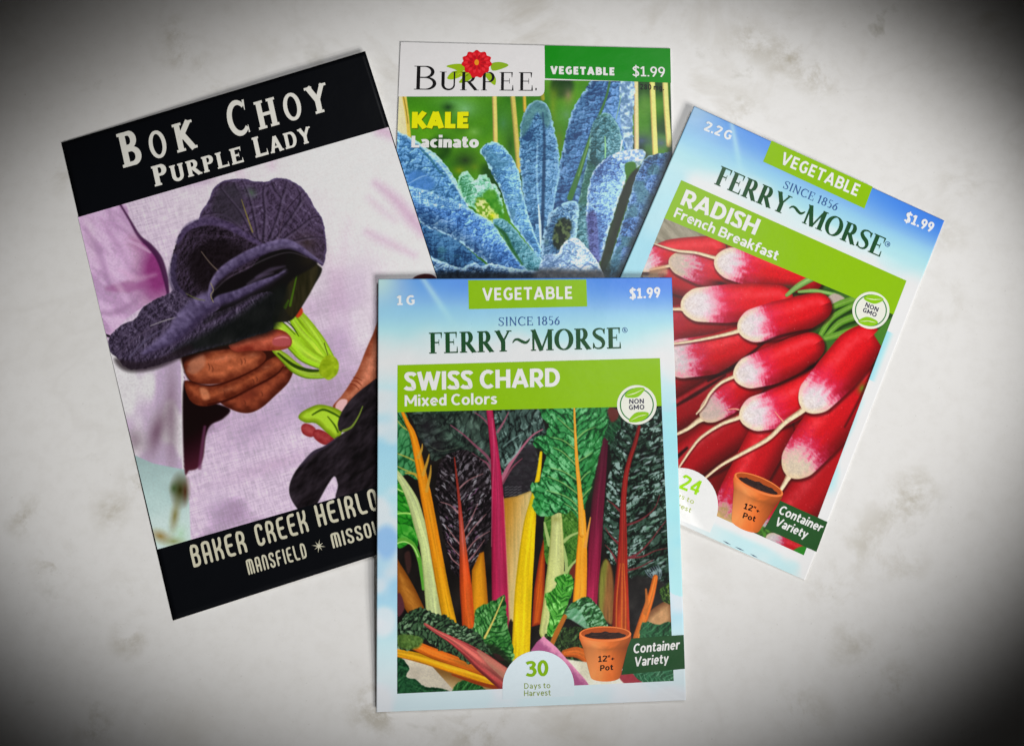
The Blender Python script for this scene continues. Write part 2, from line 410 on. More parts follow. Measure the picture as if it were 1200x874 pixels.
def sans(ch, T=.19):
    """Humanist sans letter, cap height 1, x-height .72: (width, strokes)."""
    h = T / 2; k = []; tp, bt, X = 1 - h * .92, h * .92, .72
    def S(*p): k.append((list(p), [T] * len(p)))
    def Cv(p, w=None): p = [tuple(q) for q in p]; k.append((p, [T] * len(p) if w is None else w))
    def oval(cx, cy, rx, ry, a0=0, a1=360, n=22): Cv(_arc(cx, cy, rx - h, ry - h * .92, a0, a1, n))
    w = .5
    if ch in 'EFL':
        S((h, 0), (h, 1))
        if ch != 'L': S((h, tp), (.52, tp)); S((h, .50), (.48, .50))
        if ch != 'F': S((h, bt), (.53 if ch == 'E' else .50, bt))
        w = .55 if ch == 'E' else .52
    elif ch == 'I': S((h, 0), (h, 1)); w = T
    elif ch == 'H': S((h, 0), (h, 1)); S((.70 - h, 0), (.70 - h, 1)); S((h, .5), (.70 - h, .5)); w = .70
    elif ch == 'T': S((.31, 0), (.31, 1)); S((0, tp), (.62, tp)); w = .62
    elif ch == 'V': S((h * .7, 1), (.37, .0)); S((.74 - h * .7, 1), (.37, .0)); w = .74
    elif ch == 'W':
        for a, b in ((h * .7, .29), (.52, .29), (.52, .77), (1.06 - h * .7, .77)): S((a, 1 if a != .52 else .98), (b, 0))
        w = 1.06
    elif ch == 'A': S((h * .7, 0), (.38, 1)); S((.76 - h * .7, 0), (.38, 1)); S((.2, .28), (.56, .28)); w = .76
    elif ch == 'M': S((h, 0), (h, 1)); S((.88 - h, 0), (.88 - h, 1)); S((h, .98), (.44, .25)); S((.88 - h, .98), (.44, .25)); w = .88
    elif ch == 'N': S((h, 0), (h, 1)); S((.74 - h, 0), (.74 - h, 1)); S((h, .97), (.74 - h, .03)); w = .74
    elif ch == 'K': S((h, 0), (h, 1)); S((T * .9, .46), (.58, 1)); S((.26, .58), (.62, 0)); w = .67
    elif ch in 'PRBD':
        S((h, 0), (h, 1))
        if ch == 'D': Cv([(h, tp), (.30, tp)] + _arc(.30, .5, .40 - h, .5 - h * .92, 90, -90, 14) + [(h, bt)]); w = .72
        else:
            y = .52 if ch == 'B' else .42; r = (tp - y) / 2
            Cv([(h, tp), (.34, tp)] + _arc(.34, y + r, .24 - h * .55, r, 90, -90, 12) + [(h, y)]); w = .60
            if ch == 'R': S((.30, y), (.62 - h * .6, 0)); w = .63
            if ch == 'B': r2 = (.52 - bt) / 2; Cv([(h, .52), (.37, .52)] + _arc(.37, bt + r2, .26 - h * .55, r2, 90, -90, 12) + [(h, bt)]); w = .64
    elif ch == 'O': oval(.41, .5, .41, .51); w = .82
    elif ch == 'C': oval(.39, .5, .39, .51, 48, 312, 18); w = .66
    elif ch == 'G': oval(.39, .5, .39, .51, 48, 318, 18); S((.69 - h, .12), (.69 - h, .50)); S((.42, .46), (.69, .46)); w = .70
    elif ch == 'S':
        Cv(smooth_pts([(.50, .80), (.42, tp - .02), (.28, tp), (.14, .88), (h, .74), (.20, .58), (.36, .47), (.53 - h, .28), (.42, .11), (.25, bt), (.12, bt + .02), (.03, .19)], False, 4)); w = .54
    elif ch == 'Y': S((h * .7, 1), (.33, .44)); S((.66 - h * .7, 1), (.33, .44)); S((.33, 0), (.33, .5)); w = .66
    elif ch == '.': S((h, 0), (h, T)); w = T
    elif ch == '"': S((h * .6, 1), (h * .6, .66)); S((h * .6 + T * .95, 1), (h * .6 + T * .95, .66)); w = T * 1.7; k = [(p, [T * .65] * 2) for p, _ in k]
    elif ch == '+': S((0, .36), (.44, .36)); S((.22, .14), (.22, .58)); w = .44; k = [(p, [T * .75] * 2) for p, _ in k]
    elif ch == '$':
        w0, s0 = sans('S', T); k += s0; S((.27, -.12), (.27, 1.12)); k[-1] = (k[-1][0], [T * .7] * 2); w = w0
    elif ch == '0': oval(.29, .5, .29, .51); w = .58
    elif ch == '1': S((.26, 0), (.26, 1)); S((.26, .96), (.04, .76)); S((.04, bt), (.48, bt)); w = .50
    elif ch == '2': Cv(smooth_pts([(.04, .78), (.14, .93), (.28, tp), (.46, .86), (.44, .66), (.30, .42), (.05, .10)], False, 4)); S((.02, bt), (.55, bt)); w = .56
    elif ch == '3': Cv(smooth_pts([(.04, .82), (.16, tp - .02), (.34, tp - .02), (.44, .76), (.34, .58), (.20, .54)], False, 4)); Cv(smooth_pts([(.20, .54), (.38, .50), (.48, .30), (.36, .10), (.20, bt), (.03, .16)], False, 4)); w = .55
    elif ch == '4': S((.42, 0), (.42, 1)); S((.42, .95), (.05, .32)); S((.02, .28), (.57, .28)); w = .58
    elif ch == '8': oval(.28, .75, .24, .26); oval(.28, .27, .28, .28); w = .56
    elif ch == '9': oval(.28, .68, .28, .33); Cv(smooth_pts([(.55 - h, .66), (.50 - h, .38), (.22, 0)], False, 4)); w = .56
    elif ch == 'a':
        Cv(smooth_pts([(.06, .57), (.16, X - h), (.30, X - h), (.43 - h + .08, .50), (.51 - h, .36), (.51 - h, 0)], False, 4)); oval(.24, .20, .24, .21); w = .51
    elif ch == 'c': oval(.28, .36, .28, .37, 48, 312, 16); w = .47
    elif ch == 'o': oval(.30, .36, .30, .37); w = .60
    elif ch == 'e': Cv([(.08, .37), (.54 - h, .37)] + _arc(.28, .36, .28 - h, .37 - h * .92, 4, 318, 18)); w = .54
    elif ch == 'd': oval(.27, .36, .27, .37); S((.55 - h, 0), (.55 - h, 1.04)); w = .55
    elif ch == 'b': oval(.28, .36, .27, .37); S((h, 0), (h, 1.04)); w = .55
    elif ch == 'g': oval(.27, .36, .27, .37); Cv(smooth_pts([(.55 - h, .70), (.55 - h, -.05), (.42, -.20), (.25, -.22), (.06, -.15)], False, 4)); w = .55
    elif ch in 'nhr':
        S((h, 0), (h, X if ch != 'h' else 1.04)); p = smooth_pts([(h, .40), (.20, X - h - .04), (.36, X - h), (.53 - h, .48), (.53 - h, 0)], False, 4)
        if ch == 'r': Cv(smooth_pts([(h, .36), (.16, .56), (.27, X - h), (.40, X - h)], False, 4)); w = .40
        else: Cv(p); w = .53
    elif ch == 'm': S((h, 0), (h, X)); [Cv(smooth_pts([(a, .42), (a + .12, X - h - .03), (a + .22, X - h), (a + .33, .48), (a + .33, 0)], False, 4)) for a in (h, h + .33)]; w = .66 + T
    elif ch == 'u': S((.53 - h, 0), (.53 - h, X)); Cv(smooth_pts([(h, X), (h, .24), (.17, h), (.33, h), (.53 - h, .32)], False, 4)); w = .53
    elif ch == 'i': S((h, 0), (h, X)); S((h, .86), (h, .86 + T * 1.0)); w = T
    elif ch == 'l': S((h, 0), (h, 1.04)); w = T
    elif ch == 'k': S((h, 0), (h, 1.04)); S((T * .9, .36), (.45, X)); S((.22, .44), (.49, 0)); w = .53
    elif ch == 'f': S((.16, 0), (.16, .72)); Cv(smooth_pts([(.16, .70), (.16, .86), (.25, 1.04 - h), (.40, 1.03 - h)], False, 4)); S((0, .62), (.36, .62)); w = .38
    elif ch == 't': S((.16, .20), (.16, .92)); Cv(smooth_pts([(.16, .26), (.18, .12), (.28, h), (.38, h + .03)], False, 4)); S((0, .64), (.36, .64)); w = .38
    elif ch == 's': Cv(smooth_pts([(.38, .58), (.30, X - h), (.17, X - h), (h - .01, .53), (.20, .39), (.36, .26), (.38 - h + .03, .12), (.22, h), (.03, .13)], False, 4)); w = .42
    elif ch == 'v': S((h * .7, X), (.27, 0)); S((.54 - h * .7, X), (.27, 0)); w = .54
    elif ch == 'y': S((h * .7, X), (.29, .02)); S((.54 - h * .7, X), (.18, -.24)); w = .54
    elif ch == 'x': S((h * .7, 0), (.54 - h * .7, X)); S((h * .7, X), (.54 - h * .7, 0)); w = .54
    return w, k
# ---------------------------------------------------------------- picture on the kale packet
def art_kale():
    c = Canvas(455, 88, 795, 336, 2.0, (70, 110, 30))
    c.all(lambda X, Y: mixc(mixc(C3((52, 112, 28)), C3((100, 156, 34)), fbm(X * .03, Y * .035, 3, 2)), C3((26, 62, 26)), sstep(.45, .8, fbm(X * .035 + 5, Y * .04, 9, 1))))
    c.blob(490, 140, 34, 26, (98, 168, 28), .8); c.blob(545, 128, 22, 14, (150, 196, 170), .6); c.blob(530, 120, 30, 10, (120, 180, 130), .4); c.blob(525, 126, 10, 8, (22, 50, 28), .8)
    c.blob(590, 145, 12, 20, (84, 136, 110), .6); c.blob(556, 155, 12, 8, (150, 190, 130), .5); c.blob(545, 188, 22, 16, (36, 50, 36), .8); c.blob(538, 200, 10, 7, (160, 160, 24), .6); c.blob(556, 196, 8, 6, (110, 130, 30), .6)
    c.blob(510, 178, 22, 12, (72, 126, 20), .7); c.blob(598, 170, 12, 30, (30, 66, 30), .7); c.blob(650, 110, 16, 16, (110, 140, 30), .6); c.blob(666, 112, 8, 14, (146, 128, 104), .8)
    c.blob(664, 135, 12, 14, (110, 150, 130), .6); c.blob(655, 165, 8, 20, (96, 112, 20), .8); c.blob(648, 125, 6, 30, (140, 150, 40), .5)
    c.blob(755, 120, 10, 30, (96, 140, 60), .8); c.blob(772, 130, 10, 34, (80, 130, 24), .7); c.blob(752, 165, 24, 14, (62, 74, 112), .9); c.blob(775, 168, 16, 12, (80, 92, 130), .8); c.blob(755, 182, 16, 8, (40, 40, 70), .8)
    c.poly([(455, 88), (476, 110), (480, 150), (478, 164), (455, 160)], (196, 190, 160), smooth=False, soft=1.5)
    c.rib([(473, 110), (477, 135), (480, 165)], [5, 4.5, 4], (196, 178, 84), soft=1.6); c.rib([(472.5, 112), (476, 130), (478, 145)], [1, 1, 1], (120, 100, 30), a=.8)
    for p, w, col in (([(579, 105), (580, 140), (580.5, 170)], 5.5, (206, 186, 112)), ([(600, 105), (604, 150), (608, 200)], 6, (186, 176, 96)), ([(614, 105), (615, 130)], 4, (190, 170, 70)),
                      ([(745, 92), (745.5, 130), (746, 178)], 5.5, (216, 190, 146)), ([(764, 92), (766, 140), (768, 184)], 6.5, (226, 206, 126)), ([(779, 92), (781, 130), (784, 170)], 6.5, (220, 204, 130)), ([(634, 100), (636, 116)], 5, (150, 150, 50))):
        c.rib(p, [w, w], soft=1.6, fn=lambda t, u, s, X, Y, col=col: mixc(C3(col), C3([k * .72 for k in col]), sstep(.1, 1, u)))
    # far back leaf
    c.leaf([(695, 92), (686, 106), (672, 127), (664, 154), (657, 186), (651, 215), (640, 245), (650, 300), (690, 300), (720, 240), (740, 178), (741, 150), (743, 118), (741, 90), (716, 86)], [(716, 88), (703, 131), (688, 169), (676, 208), (664, 270)],
           bubble((72, 118, 166), (34, 62, 108), (124, 160, 200), 7.5, .7, 5, .8, edge=(150, 184, 206), ew=2.4, shade=.15), rough=1.6)
    c.poly([(728, 90), (740, 92), (744, 112), (741, 140), (742, 170), (736, 178), (730, 160), (726, 120)], None, rough=1.5,
           fn=lambda X, Y, sd: (mixc(C3((84, 116, 150)), C3((190, 204, 214)), sstep(.25, .8, fbm(X * .3, Y * .3, 21, 3))), .9))
    c.rib([(716, 88), (711, 112), (703, 134), (691, 164), (678, 204), (668, 232)], [2.5, 2.5, 3, 4, 6, 7], (66, 112, 60)); c.rib([(701, 138), (690, 168), (678, 206)], [1, 1.5, 2], (112, 150, 84), a=.8)
    c.rib([(722, 140), (726, 122), (728, 110)], [1, 1.5, .6], (130, 170, 140), a=.8); c.blob(688, 205, 8, 30, (30, 64, 50), .6, .35)
    # greenish leaf in front of it
    c.leaf([(710, 132), (700, 137), (693, 150), (690, 175), (686, 200), (678, 235), (668, 270), (664, 305), (690, 310), (705, 250), (722, 205), (729, 190), (731, 172), (726, 152), (719, 138)], [(709, 136), (709, 190), (695, 240), (680, 300)],
           bubble((74, 126, 140), (34, 76, 80), (140, 180, 186), 5.5, 1.2, 8, .8, edge=(140, 184, 184), ew=2, shade=.25, green=(70, 128, 96)), rough=1.0)
    c.rib([(709, 160), (709.5, 175), (709, 188)], [1.2, 2, 1], (140, 186, 140)); c.rib([(729, 165), (727, 180), (728, 186)], [2, 2, 1], (206, 214, 216), a=.8)
    # tall leaf left of centre
    c.leaf([(628, 118), (618, 126), (611, 142), (609, 165), (609, 190), (612, 215), (616, 250), (624, 290), (632, 320), (645, 300), (646, 265), (650, 235), (655, 205), (655, 175), (650, 155), (646, 135), (640, 122)], [(634, 120), (638, 180), (636, 250), (634, 310)],
           bubble((80, 128, 166), (32, 64, 106), (138, 174, 202), 5.5, .5, 11, .8, edge=(150, 186, 196), ew=2.2, shade=.0), rough=1.5)
    c.poly([(622, 124), (630, 119), (641, 126), (646, 140), (640, 150), (630, 132), (620, 150), (612, 160), (612, 142)], None, soft=5, fn=lambda X, Y, sd: (mixc(C3((50, 92, 96)), C3((110, 160, 150)), fbm(X * .25, Y * .2, 6, 2)), .75))
    c.rib([(636, 132), (638, 165), (637, 210), (636, 250), (634, 300)], [1, 3, 4, 4, 3], (26, 50, 84), soft=2.5, a=.75)
    c.rib([(630, 165), (629, 200), (631, 240), (634, 290)], [1.2, 2.4, 2.4, 2], (164, 196, 214), soft=2, a=.5); c.rib([(631, 240), (633, 265), (634, 290)], [1, 3, 2], (206, 214, 224), a=.7)
    # right, large arching leaf
    c.leaf([(694, 204), (704, 190), (719, 181), (734, 176), (748, 176), (755, 178), (753, 188), (744, 190), (737, 200), (730, 222), (720, 250), (712, 275), (704, 306), (694, 292), (688, 262), (688, 232)], [(752, 180), (728, 190), (706, 230), (700, 300)],
           bubble((98, 142, 192), (44, 66, 124), (166, 192, 222), 4.6, .5, 14, .9, edge=(196, 208, 220), ew=2.2, shade=.15), rough=1.4)
    c.poly([(718, 182), (734, 176), (756, 177), (753, 190), (746, 197), (742, 188), (726, 188)], None, rough=1.2, fn=lambda X, Y, sd: (mixc(C3((132, 160, 186)), C3((206, 214, 218)), sstep(.4, .6, fbm(X * .4, Y * .4, 4, 2))), .8))
    c.poly([(733, 192), (743, 190), (745, 198), (738, 208), (733, 204)], (62, 112, 32), soft=2)
    c.leaf([(688, 255), (698, 250), (702, 290), (702, 315), (692, 300)], [(692, 250), (698, 312)], bubble((70, 72, 132), (30, 32, 74), (110, 120, 176), 4, .5, 15, .7, shade=0), soft=4, rough=1)
    # dark gap and far right leaf
    c.poly([(738, 206), (746, 198), (748, 204), (738, 232), (728, 262), (716, 300), (704, 335), (700, 335), (704, 306), (718, 260), (728, 226)], None, soft=3, fn=lambda X, Y, sd: mixc(C3((16, 22, 22)), C3((56, 70, 46)), fbm(X * .1 + Y * .04, Y * .02, 5, 2)))
    c.leaf([(756, 186), (768, 181), (781, 179), (795, 176), (795, 200), (770, 250), (740, 310), (728, 335), (704, 335), (716, 302), (728, 265), (738, 232), (746, 205)], [(786, 180), (756, 205), (736, 255), (716, 330)],
           bubble((70, 112, 170), (22, 44, 84), (136, 166, 204), 5, .6, 17, .8, edge=(150, 180, 206), ew=2, shade=.9, green=(50, 100, 92)), rough=1)
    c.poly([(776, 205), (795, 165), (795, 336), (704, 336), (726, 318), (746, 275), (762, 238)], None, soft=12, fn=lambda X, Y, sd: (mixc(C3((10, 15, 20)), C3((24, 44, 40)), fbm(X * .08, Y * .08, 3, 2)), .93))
    c.poly([(704, 318), (712, 300), (716, 300), (712, 335), (702, 335)], (40, 60, 50), soft=4, a=.7)
    # left-centre leaf
    c.leaf([(574, 167), (565, 172), (563, 179), (570, 190), (577, 205), (586, 222), (592, 240), (598, 258), (608, 272), (620, 288), (636, 306), (634, 292), (624, 268), (617, 245), (613, 228), (609, 205), (602, 188), (590, 172), (582, 167)], [(572, 170), (592, 210), (608, 250), (632, 300)],
           bubble((98, 152, 196), (44, 88, 134), (160, 196, 220), 5.0, .6, 20, .9, edge=(176, 204, 216), ew=2, shade=.5, green=(70, 120, 140)), rough=1.1)
    # left leaves
    c.leaf([(455, 150), (470, 156), (484, 163), (498, 172), (516, 186), (530, 204), (542, 228), (549, 242), (536, 244), (515, 236), (498, 226), (478, 222), (455, 226)], [(455, 152), (500, 184), (546, 240)],
           bubble((96, 148, 190), (40, 84, 130), (158, 194, 216), 7.5, .5, 23, .9, edge=(186, 206, 214), ew=2.6, shade=.1), rough=1.2)
    c.poly([(478, 205), (492, 200), (508, 212), (506, 222), (484, 222)], (62, 112, 172), soft=5, a=.8); c.rib([(478, 216), (492, 208), (500, 206)], [1, 1.5, 1], (130, 170, 200), a=.8)
    c.rib([(488, 170), (504, 186), (514, 200), (522, 206)], [1.5, 3, 2, 1], (40, 92, 110), a=.7); c.rib([(492, 170), (512, 188), (528, 208), (542, 232)], [1.5, 3, 3, 1.5], (184, 206, 214), a=.6, soft=2)
    # pale green curly kale
    c.leaf([(536, 212), (542, 202), (550, 204), (556, 212), (562, 204), (570, 206), (576, 214), (584, 222), (588, 236), (590, 250), (580, 256), (568, 250), (556, 244), (546, 238), (540, 228)], [(540, 208), (584, 246)],
           bubble((120, 180, 158), (52, 122, 74), (186, 214, 200), 6, .5, 26, .9, edge=(176, 212, 190), ew=2.4, shade=0), rough=2.5)
    c.poly([(566, 228), (578, 222), (586, 238), (592, 258), (594, 270), (582, 262), (570, 250)], None, soft=4, rough=2, fn=lambda X, Y, sd: (mixc(C3((46, 120, 18)), C3((96, 160, 52)), fbm(X * .2, Y * .2, 4, 2)), .9))
    c.poly([(556, 236), (566, 232), (578, 246), (584, 256), (572, 262), (560, 250)], None, soft=3, rough=3, fn=lambda X, Y, sd: (mixc(C3((110, 150, 24)), C3((206, 206, 150)), sstep(.4, .62, fbm(X * .3, Y * .3, 7, 2))), .85)); c.blob(577, 253, 5, 5, (196, 200, 20), .9)
    # dark leaf behind, then the big left leaf
    c.leaf([(490, 262), (512, 268), (536, 282), (560, 302), (572, 316), (540, 318), (505, 312), (494, 290)], [(496, 268), (560, 310)], bubble((60, 106, 152), (24, 52, 92), (96, 140, 176), 6.5, .7, 29, .6, shade=.3, green=(56, 110, 116)), rough=1)
    c.leaf([(474, 220), (490, 221), (506, 226), (522, 233), (546, 242), (562, 252), (578, 262), (590, 280), (604, 300), (622, 322), (600, 318), (584, 318), (568, 306), (552, 294), (534, 281), (515, 272), (498, 265), (484, 250)], [(478, 224), (530, 252), (575, 284), (612, 318)],
           bubble((84, 134, 192), (36, 72, 130), (152, 188, 220), 6.0, .6, 31, .9, edge=(176, 202, 212), ew=2.6, shade=.45), rough=1.1)
    c.leaf([(482, 222), (505, 226), (524, 234), (545, 243), (520, 246), (496, 240), (484, 236)], [(482, 226), (540, 244)], bubble((120, 166, 200), (50, 96, 150), (190, 208, 220), 4.5, .6, 33, .9, shade=0), soft=4, rough=1)
    c.leaf([(577, 259), (590, 257), (603, 268), (614, 282), (626, 296), (636, 310), (632, 322), (618, 316), (606, 304), (596, 288), (586, 272)], [(580, 260), (600, 285), (628, 316)],
           bubble((74, 132, 148), (28, 74, 84), (136, 178, 186), 4.6, .6, 35, .8, edge=(124, 170, 176), ew=2, shade=.2), rough=1)
    c.rib([(580, 264), (592, 276), (600, 292), (612, 310)], [2, 5, 4, 2], (34, 88, 32), soft=3, a=.8)
    # frosted edge low left
    c.leaf([(490, 298), (508, 302), (522, 308), (540, 314), (548, 310), (556, 308), (564, 312), (576, 309), (592, 312), (612, 316), (634, 320), (634, 338), (490, 338)], [(490, 316), (634, 326)],
           bubble((70, 108, 156), (24, 40, 62), (176, 196, 214), 5, .4, 38, .9, edge=(176, 200, 222), ew=3.4, shade=.9), rough=1)
    c.poly([(505, 322), (540, 319), (600, 320), (634, 322), (634, 340), (500, 340)], None, soft=6, fn=lambda X, Y, sd: (mixc(C3((18, 24, 34)), C3((60, 70, 80)), fbm(X * .25, Y * .25, 3, 2)), .85))  # dark foot of the print, with the chard packet's shadow painted in
    # small centre leaf
    c.leaf([(640, 266), (643, 252), (652, 244), (662, 238), (673, 235), (678, 242), (678, 254), (676, 272), (670, 300), (650, 312), (636, 310), (634, 285)], [(660, 240), (650, 305)],
           bubble((84, 128, 166), (30, 58, 96), (170, 194, 216), 4.6, .5, 41, .9, edge=(170, 196, 210), ew=4, shade=.3, green=(60, 100, 100)), rough=1.2)
    c.poly([(654, 258), (664, 256), (670, 262), (666, 282), (656, 292), (648, 286), (650, 268)], None, soft=4, rough=2, fn=lambda X, Y, sd: (mixc(C3((20, 34, 22)), C3((90, 104, 62)), sstep(.4, .7, fbm(X * .3, Y * .3, 5, 2))), .9))
    # pale bud in front
    c.leaf([(630, 322), (634, 306), (642, 298), (654, 297), (660, 286), (668, 280), (678, 280), (688, 290), (696, 300), (704, 314), (706, 338), (630, 338)], [(668, 282), (668, 336)],
           bubble((152, 176, 202), (84, 112, 152), (206, 212, 214), 5.6, .6, 44, 1.0, edge=(196, 208, 218), ew=2, shade=.1), rough=1.4)
    for q in ((640, 314, 9), (657, 308, 10), (672, 314, 9), (690, 312, 10)):
        c.rib([(q[0] - q[2], q[1] + 3), (q[0], q[1] - 3), (q[0] + q[2], q[1] + 4)], [1.2, 2.4, 1], (64, 92, 140), a=.6, soft=1.5)
    c.poly([(628, 318), (650, 315), (680, 317), (706, 318), (706, 340), (628, 340)], None, soft=8, fn=lambda X, Y, sd: (mixc(C3((62, 62, 64)), C3((118, 116, 120)), fbm(X * .22, Y * .22, 3, 2)), .8))  # shadow of the chard packet's top edge painted over the bud's foot
    bl = sstep(.0, .12, c.I[..., 2] - np.maximum(c.I[..., 0], c.I[..., 1] * .92))[..., None]
    grey = c.I.mean(-1, keepdims=True); c.I = c.I * (1 - .10 * bl) + grey * .10 * bl + bl * np.array([.02, .04, .045])
    c.I = np.clip(c.I * 1.06, 0, .81)
    c.grain(.05, 5, .9)
    return c
# ---------------------------------------------------------------- picture on the bok choy packet
def art_bok():
    c = Canvas(86, 144, 582, 650, 2.0, (200, 190, 200))
    # linen shirt
    def linen(X, Y):
        a = X * .956 - Y * .29; b = X * .29 + Y * .956
        w = .5 * vnoise(a * .9, b * .12, 2) + .5 * vnoise(a * .10, b * 1.0, 3)
        g = sstep(-140, 150, (X - 330) * .8 - (Y - 330) * .75)
        base = mixc(C3((200, 188, 202)), C3((208, 206, 206)), g)
        fold = fbm(a * .012 + 3, b * .02, 7, 2)
        base = mixc(base, C3((160, 130, 164)), sstep(.52, .78, fold) * (1 - g) * .7)
        return np.clip(base * (1 + (.15 * (1 - g) + .03) * (w - .5))[..., None], 0, .81)
    c.all(linen)
    c.blob(300, 225, 90, 18, (206, 204, 205), .5, -.28); c.blob(250, 470, 70, 40, (168, 140, 170), .5, -.5); c.blob(300, 500, 60, 26, (160, 130, 166), .45, -.6)
    c.blob(350, 470, 40, 30, (160, 136, 170), .5, -.6); c.blob(400, 400, 22, 60, (186, 166, 192), .4, .1); c.blob(320, 545, 90, 14, (172, 146, 172), .35, -.3); c.blob(255, 590, 30, 40, (196, 184, 200), .5)
    c.blob(420, 330, 40, 60, (192, 176, 196), .35)
    for p, w, a in (([(440, 215), (462, 233), (482, 256), (496, 272)], [5, 11, 15, 10], .5), ([(430, 272), (450, 282), (485, 299)], [4, 8, 4], .4), ([(432, 232), (446, 245), (462, 258)], [3, 7, 4], .28), ([(446, 152), (458, 158), (470, 166)], [14, 9, 4], .5),
                    ([(318, 186), (319, 196)], [5, 4], .3), ([(280, 200), (284, 207)], [3, 3], .3), ([(408, 260), (400, 320), (406, 380)], [6, 8, 5], .12), ([(386, 300), (392, 340), (390, 380)], [6, 8, 5], .14)):
        c.rib(p, w, (176, 120, 164), soft=18, a=a * .6)
    # sleeve
    c.poly([(84, 252), (142, 238), (152, 258), (163, 276), (176, 288), (186, 302), (193, 325), (197, 345), (180, 352), (150, 372), (126, 396), (118, 380), (100, 320)], None, soft=2.5,
           fn=lambda X, Y, sd: mixc(mixc(C3((203, 184, 204)), C3((186, 156, 187)), sstep(.4, .7, fbm((X + Y) * .02, (Y - X) * .05, 12, 3))), C3((142, 60, 122)), np.clip(np.exp(-((X - 184) / 20) ** 2 - ((Y - 318) / 34) ** 2) * 1.25 + .55 * np.exp(-((X - 166) / 14) ** 2 - ((Y - 282) / 10) ** 2), 0, .95)) * (.97 + .06 * vnoise(X * .6, Y * .6, 3))[..., None])
    c.rib([(141, 240), (152, 258), (163, 277), (176, 289), (187, 304), (194, 326), (197, 345)], [2, 2.4, 4, 6, 7, 6, 3], (74, 36, 74), soft=2.5, a=.9)
    c.rib([(150, 282), (164, 288), (176, 296)], [3, 5, 2], (206, 186, 206), soft=3, a=.6); c.rib([(126, 338), (150, 336), (176, 332)], [5, 14, 5], (160, 92, 146), soft=6, a=.55); c.rib([(112, 300), (130, 322), (150, 352)], [4, 10, 4], (206, 188, 206), soft=6, a=.5)
    c.rib([(122, 392), (128, 394)], [3, 3], (40, 30, 44)); c.blob(112, 350, 20, 30, (190, 170, 196), .4); c.blob(108, 280, 8, 40, (206, 196, 204), .6, -.2)
    for p, w, col, a in (([(100, 268), (118, 300), (128, 336)], [3, 7, 3], (170, 130, 172), .45), ([(118, 256), (140, 290), (160, 330)], [3, 8, 4], (184, 150, 184), .4), ([(132, 250), (150, 268), (164, 284)], [3, 6, 3], (206, 190, 206), .5), ([(112, 366), (136, 366), (160, 352)], [4, 7, 3], (166, 126, 166), .5), ([(140, 316), (160, 326), (182, 322)], [3, 8, 3], (206, 176, 200), .45)):
        c.rib(p, w, col, soft=7, a=a)
    # lower sleeve and cuff
    c.poly([(122, 400), (150, 425), (180, 430), (212, 420), (216, 440), (216, 552), (190, 546), (157, 536), (140, 480)], None, soft=1.6, smooth=False,
           fn=lambda X, Y, sd: mixc(mixc(C3((186, 170, 190)), C3((204, 202, 204)), sstep(.35, .6, fbm(X * .04, Y * .02, 5, 2))), C3((120, 92, 112)), np.clip(.85 * np.exp(-((X - 184 + (Y - 505) * .25) / 9) ** 2 - ((Y - 505) / 24) ** 2) + .55 * np.exp(-((X - 201) / 7) ** 2 - ((Y - 490) / 52) ** 2) + .5 * np.exp(-((X - 158) / 10) ** 2 - ((Y - 516) / 12) ** 2), 0, .9)) * (.975 + .05 * vnoise(X * .6, Y * .6, 3))[..., None])
    c.rib([(213.5, 420), (214.5, 470), (215.5, 550)], [4, 4, 4], (206, 200, 204), soft=1.5)
    for k in range(22):
        c.rib([(215.4, 424 + k * 5.8), (216.6, 426 + k * 5.8)], [1.2, 1.2], (150, 130, 146))
    # field beyond
    c.poly([(150, 530), (180, 543), (216, 550), (222, 590), (224, 650), (180, 655)], None, soft=1.6, smooth=False, fn=lambda X, Y, sd: mixc(C3((152, 176, 176)), C3((192, 204, 202)), np.clip((Y - 535) / 90 + .3 * fbm(X * .05, Y * .05, 3, 2), 0, 1)))
    c.blob(211, 574, 9, 16, (58, 54, 16), 1, 0, 1.1); c.blob(204, 572, 6, 8, (60, 84, 40), .8); c.blob(217, 576, 4, 16, (80, 40, 20), .9); c.blob(205, 604, 6, 22, (120, 110, 50), .8, .15); c.blob(188, 628, 14, 8, (146, 120, 60), .9, .4); c.blob(204, 634, 14, 6, (130, 140, 70), .7); c.blob(212, 625, 10, 14, (170, 196, 170), .6)
    # shadow inside the cuff
    c.poly([(215, 450), (230, 466), (268, 478), (262, 490), (247, 498), (241, 512), (238, 536), (232, 548), (222, 551), (216, 548)], None, soft=3, fn=lambda X, Y, sd: mixc(C3((28, 12, 16)), C3((84, 36, 52)), sstep(500, 560, Y + (X - 225) * .6)))
    c.rib([(240, 500), (237, 522), (234, 548)], [3, 4, 4], (120, 70, 104), soft=3, a=.7)
    # fingers
    def flesh(lo, hi, seed):
        lo, hi = C3(lo), C3(hi)
        return lambda X, Y, sd: mixc(lo, hi, np.clip(sstep(0, 13, sd) * .7 + .9 * (fbm(X * .10, Y * .13, seed, 3) - .42), 0, 1)) * (1 + .07 * (vnoise(X * .7, Y * .7, seed) - .5))[..., None]
    c.poly([(216, 405), (260, 396), (300, 392), (322, 404), (330, 425), (320, 440), (240, 450), (218, 440)], (60, 26, 18), soft=3)
    c.poly([(258, 468), (290, 452), (318, 436), (338, 428), (344, 432), (338, 448), (322, 464), (306, 478), (290, 484), (272, 480)], None, fn=flesh((84, 36, 24), (164, 86, 58), 3), soft=1.6)
    c.poly([(217, 446), (240, 452), (268, 446), (300, 430), (322, 418), (334, 420), (332, 432), (312, 446), (286, 458), (262, 470), (238, 476), (222, 468)], None, fn=flesh((96, 42, 26), (190, 106, 70), 5), soft=1.6)
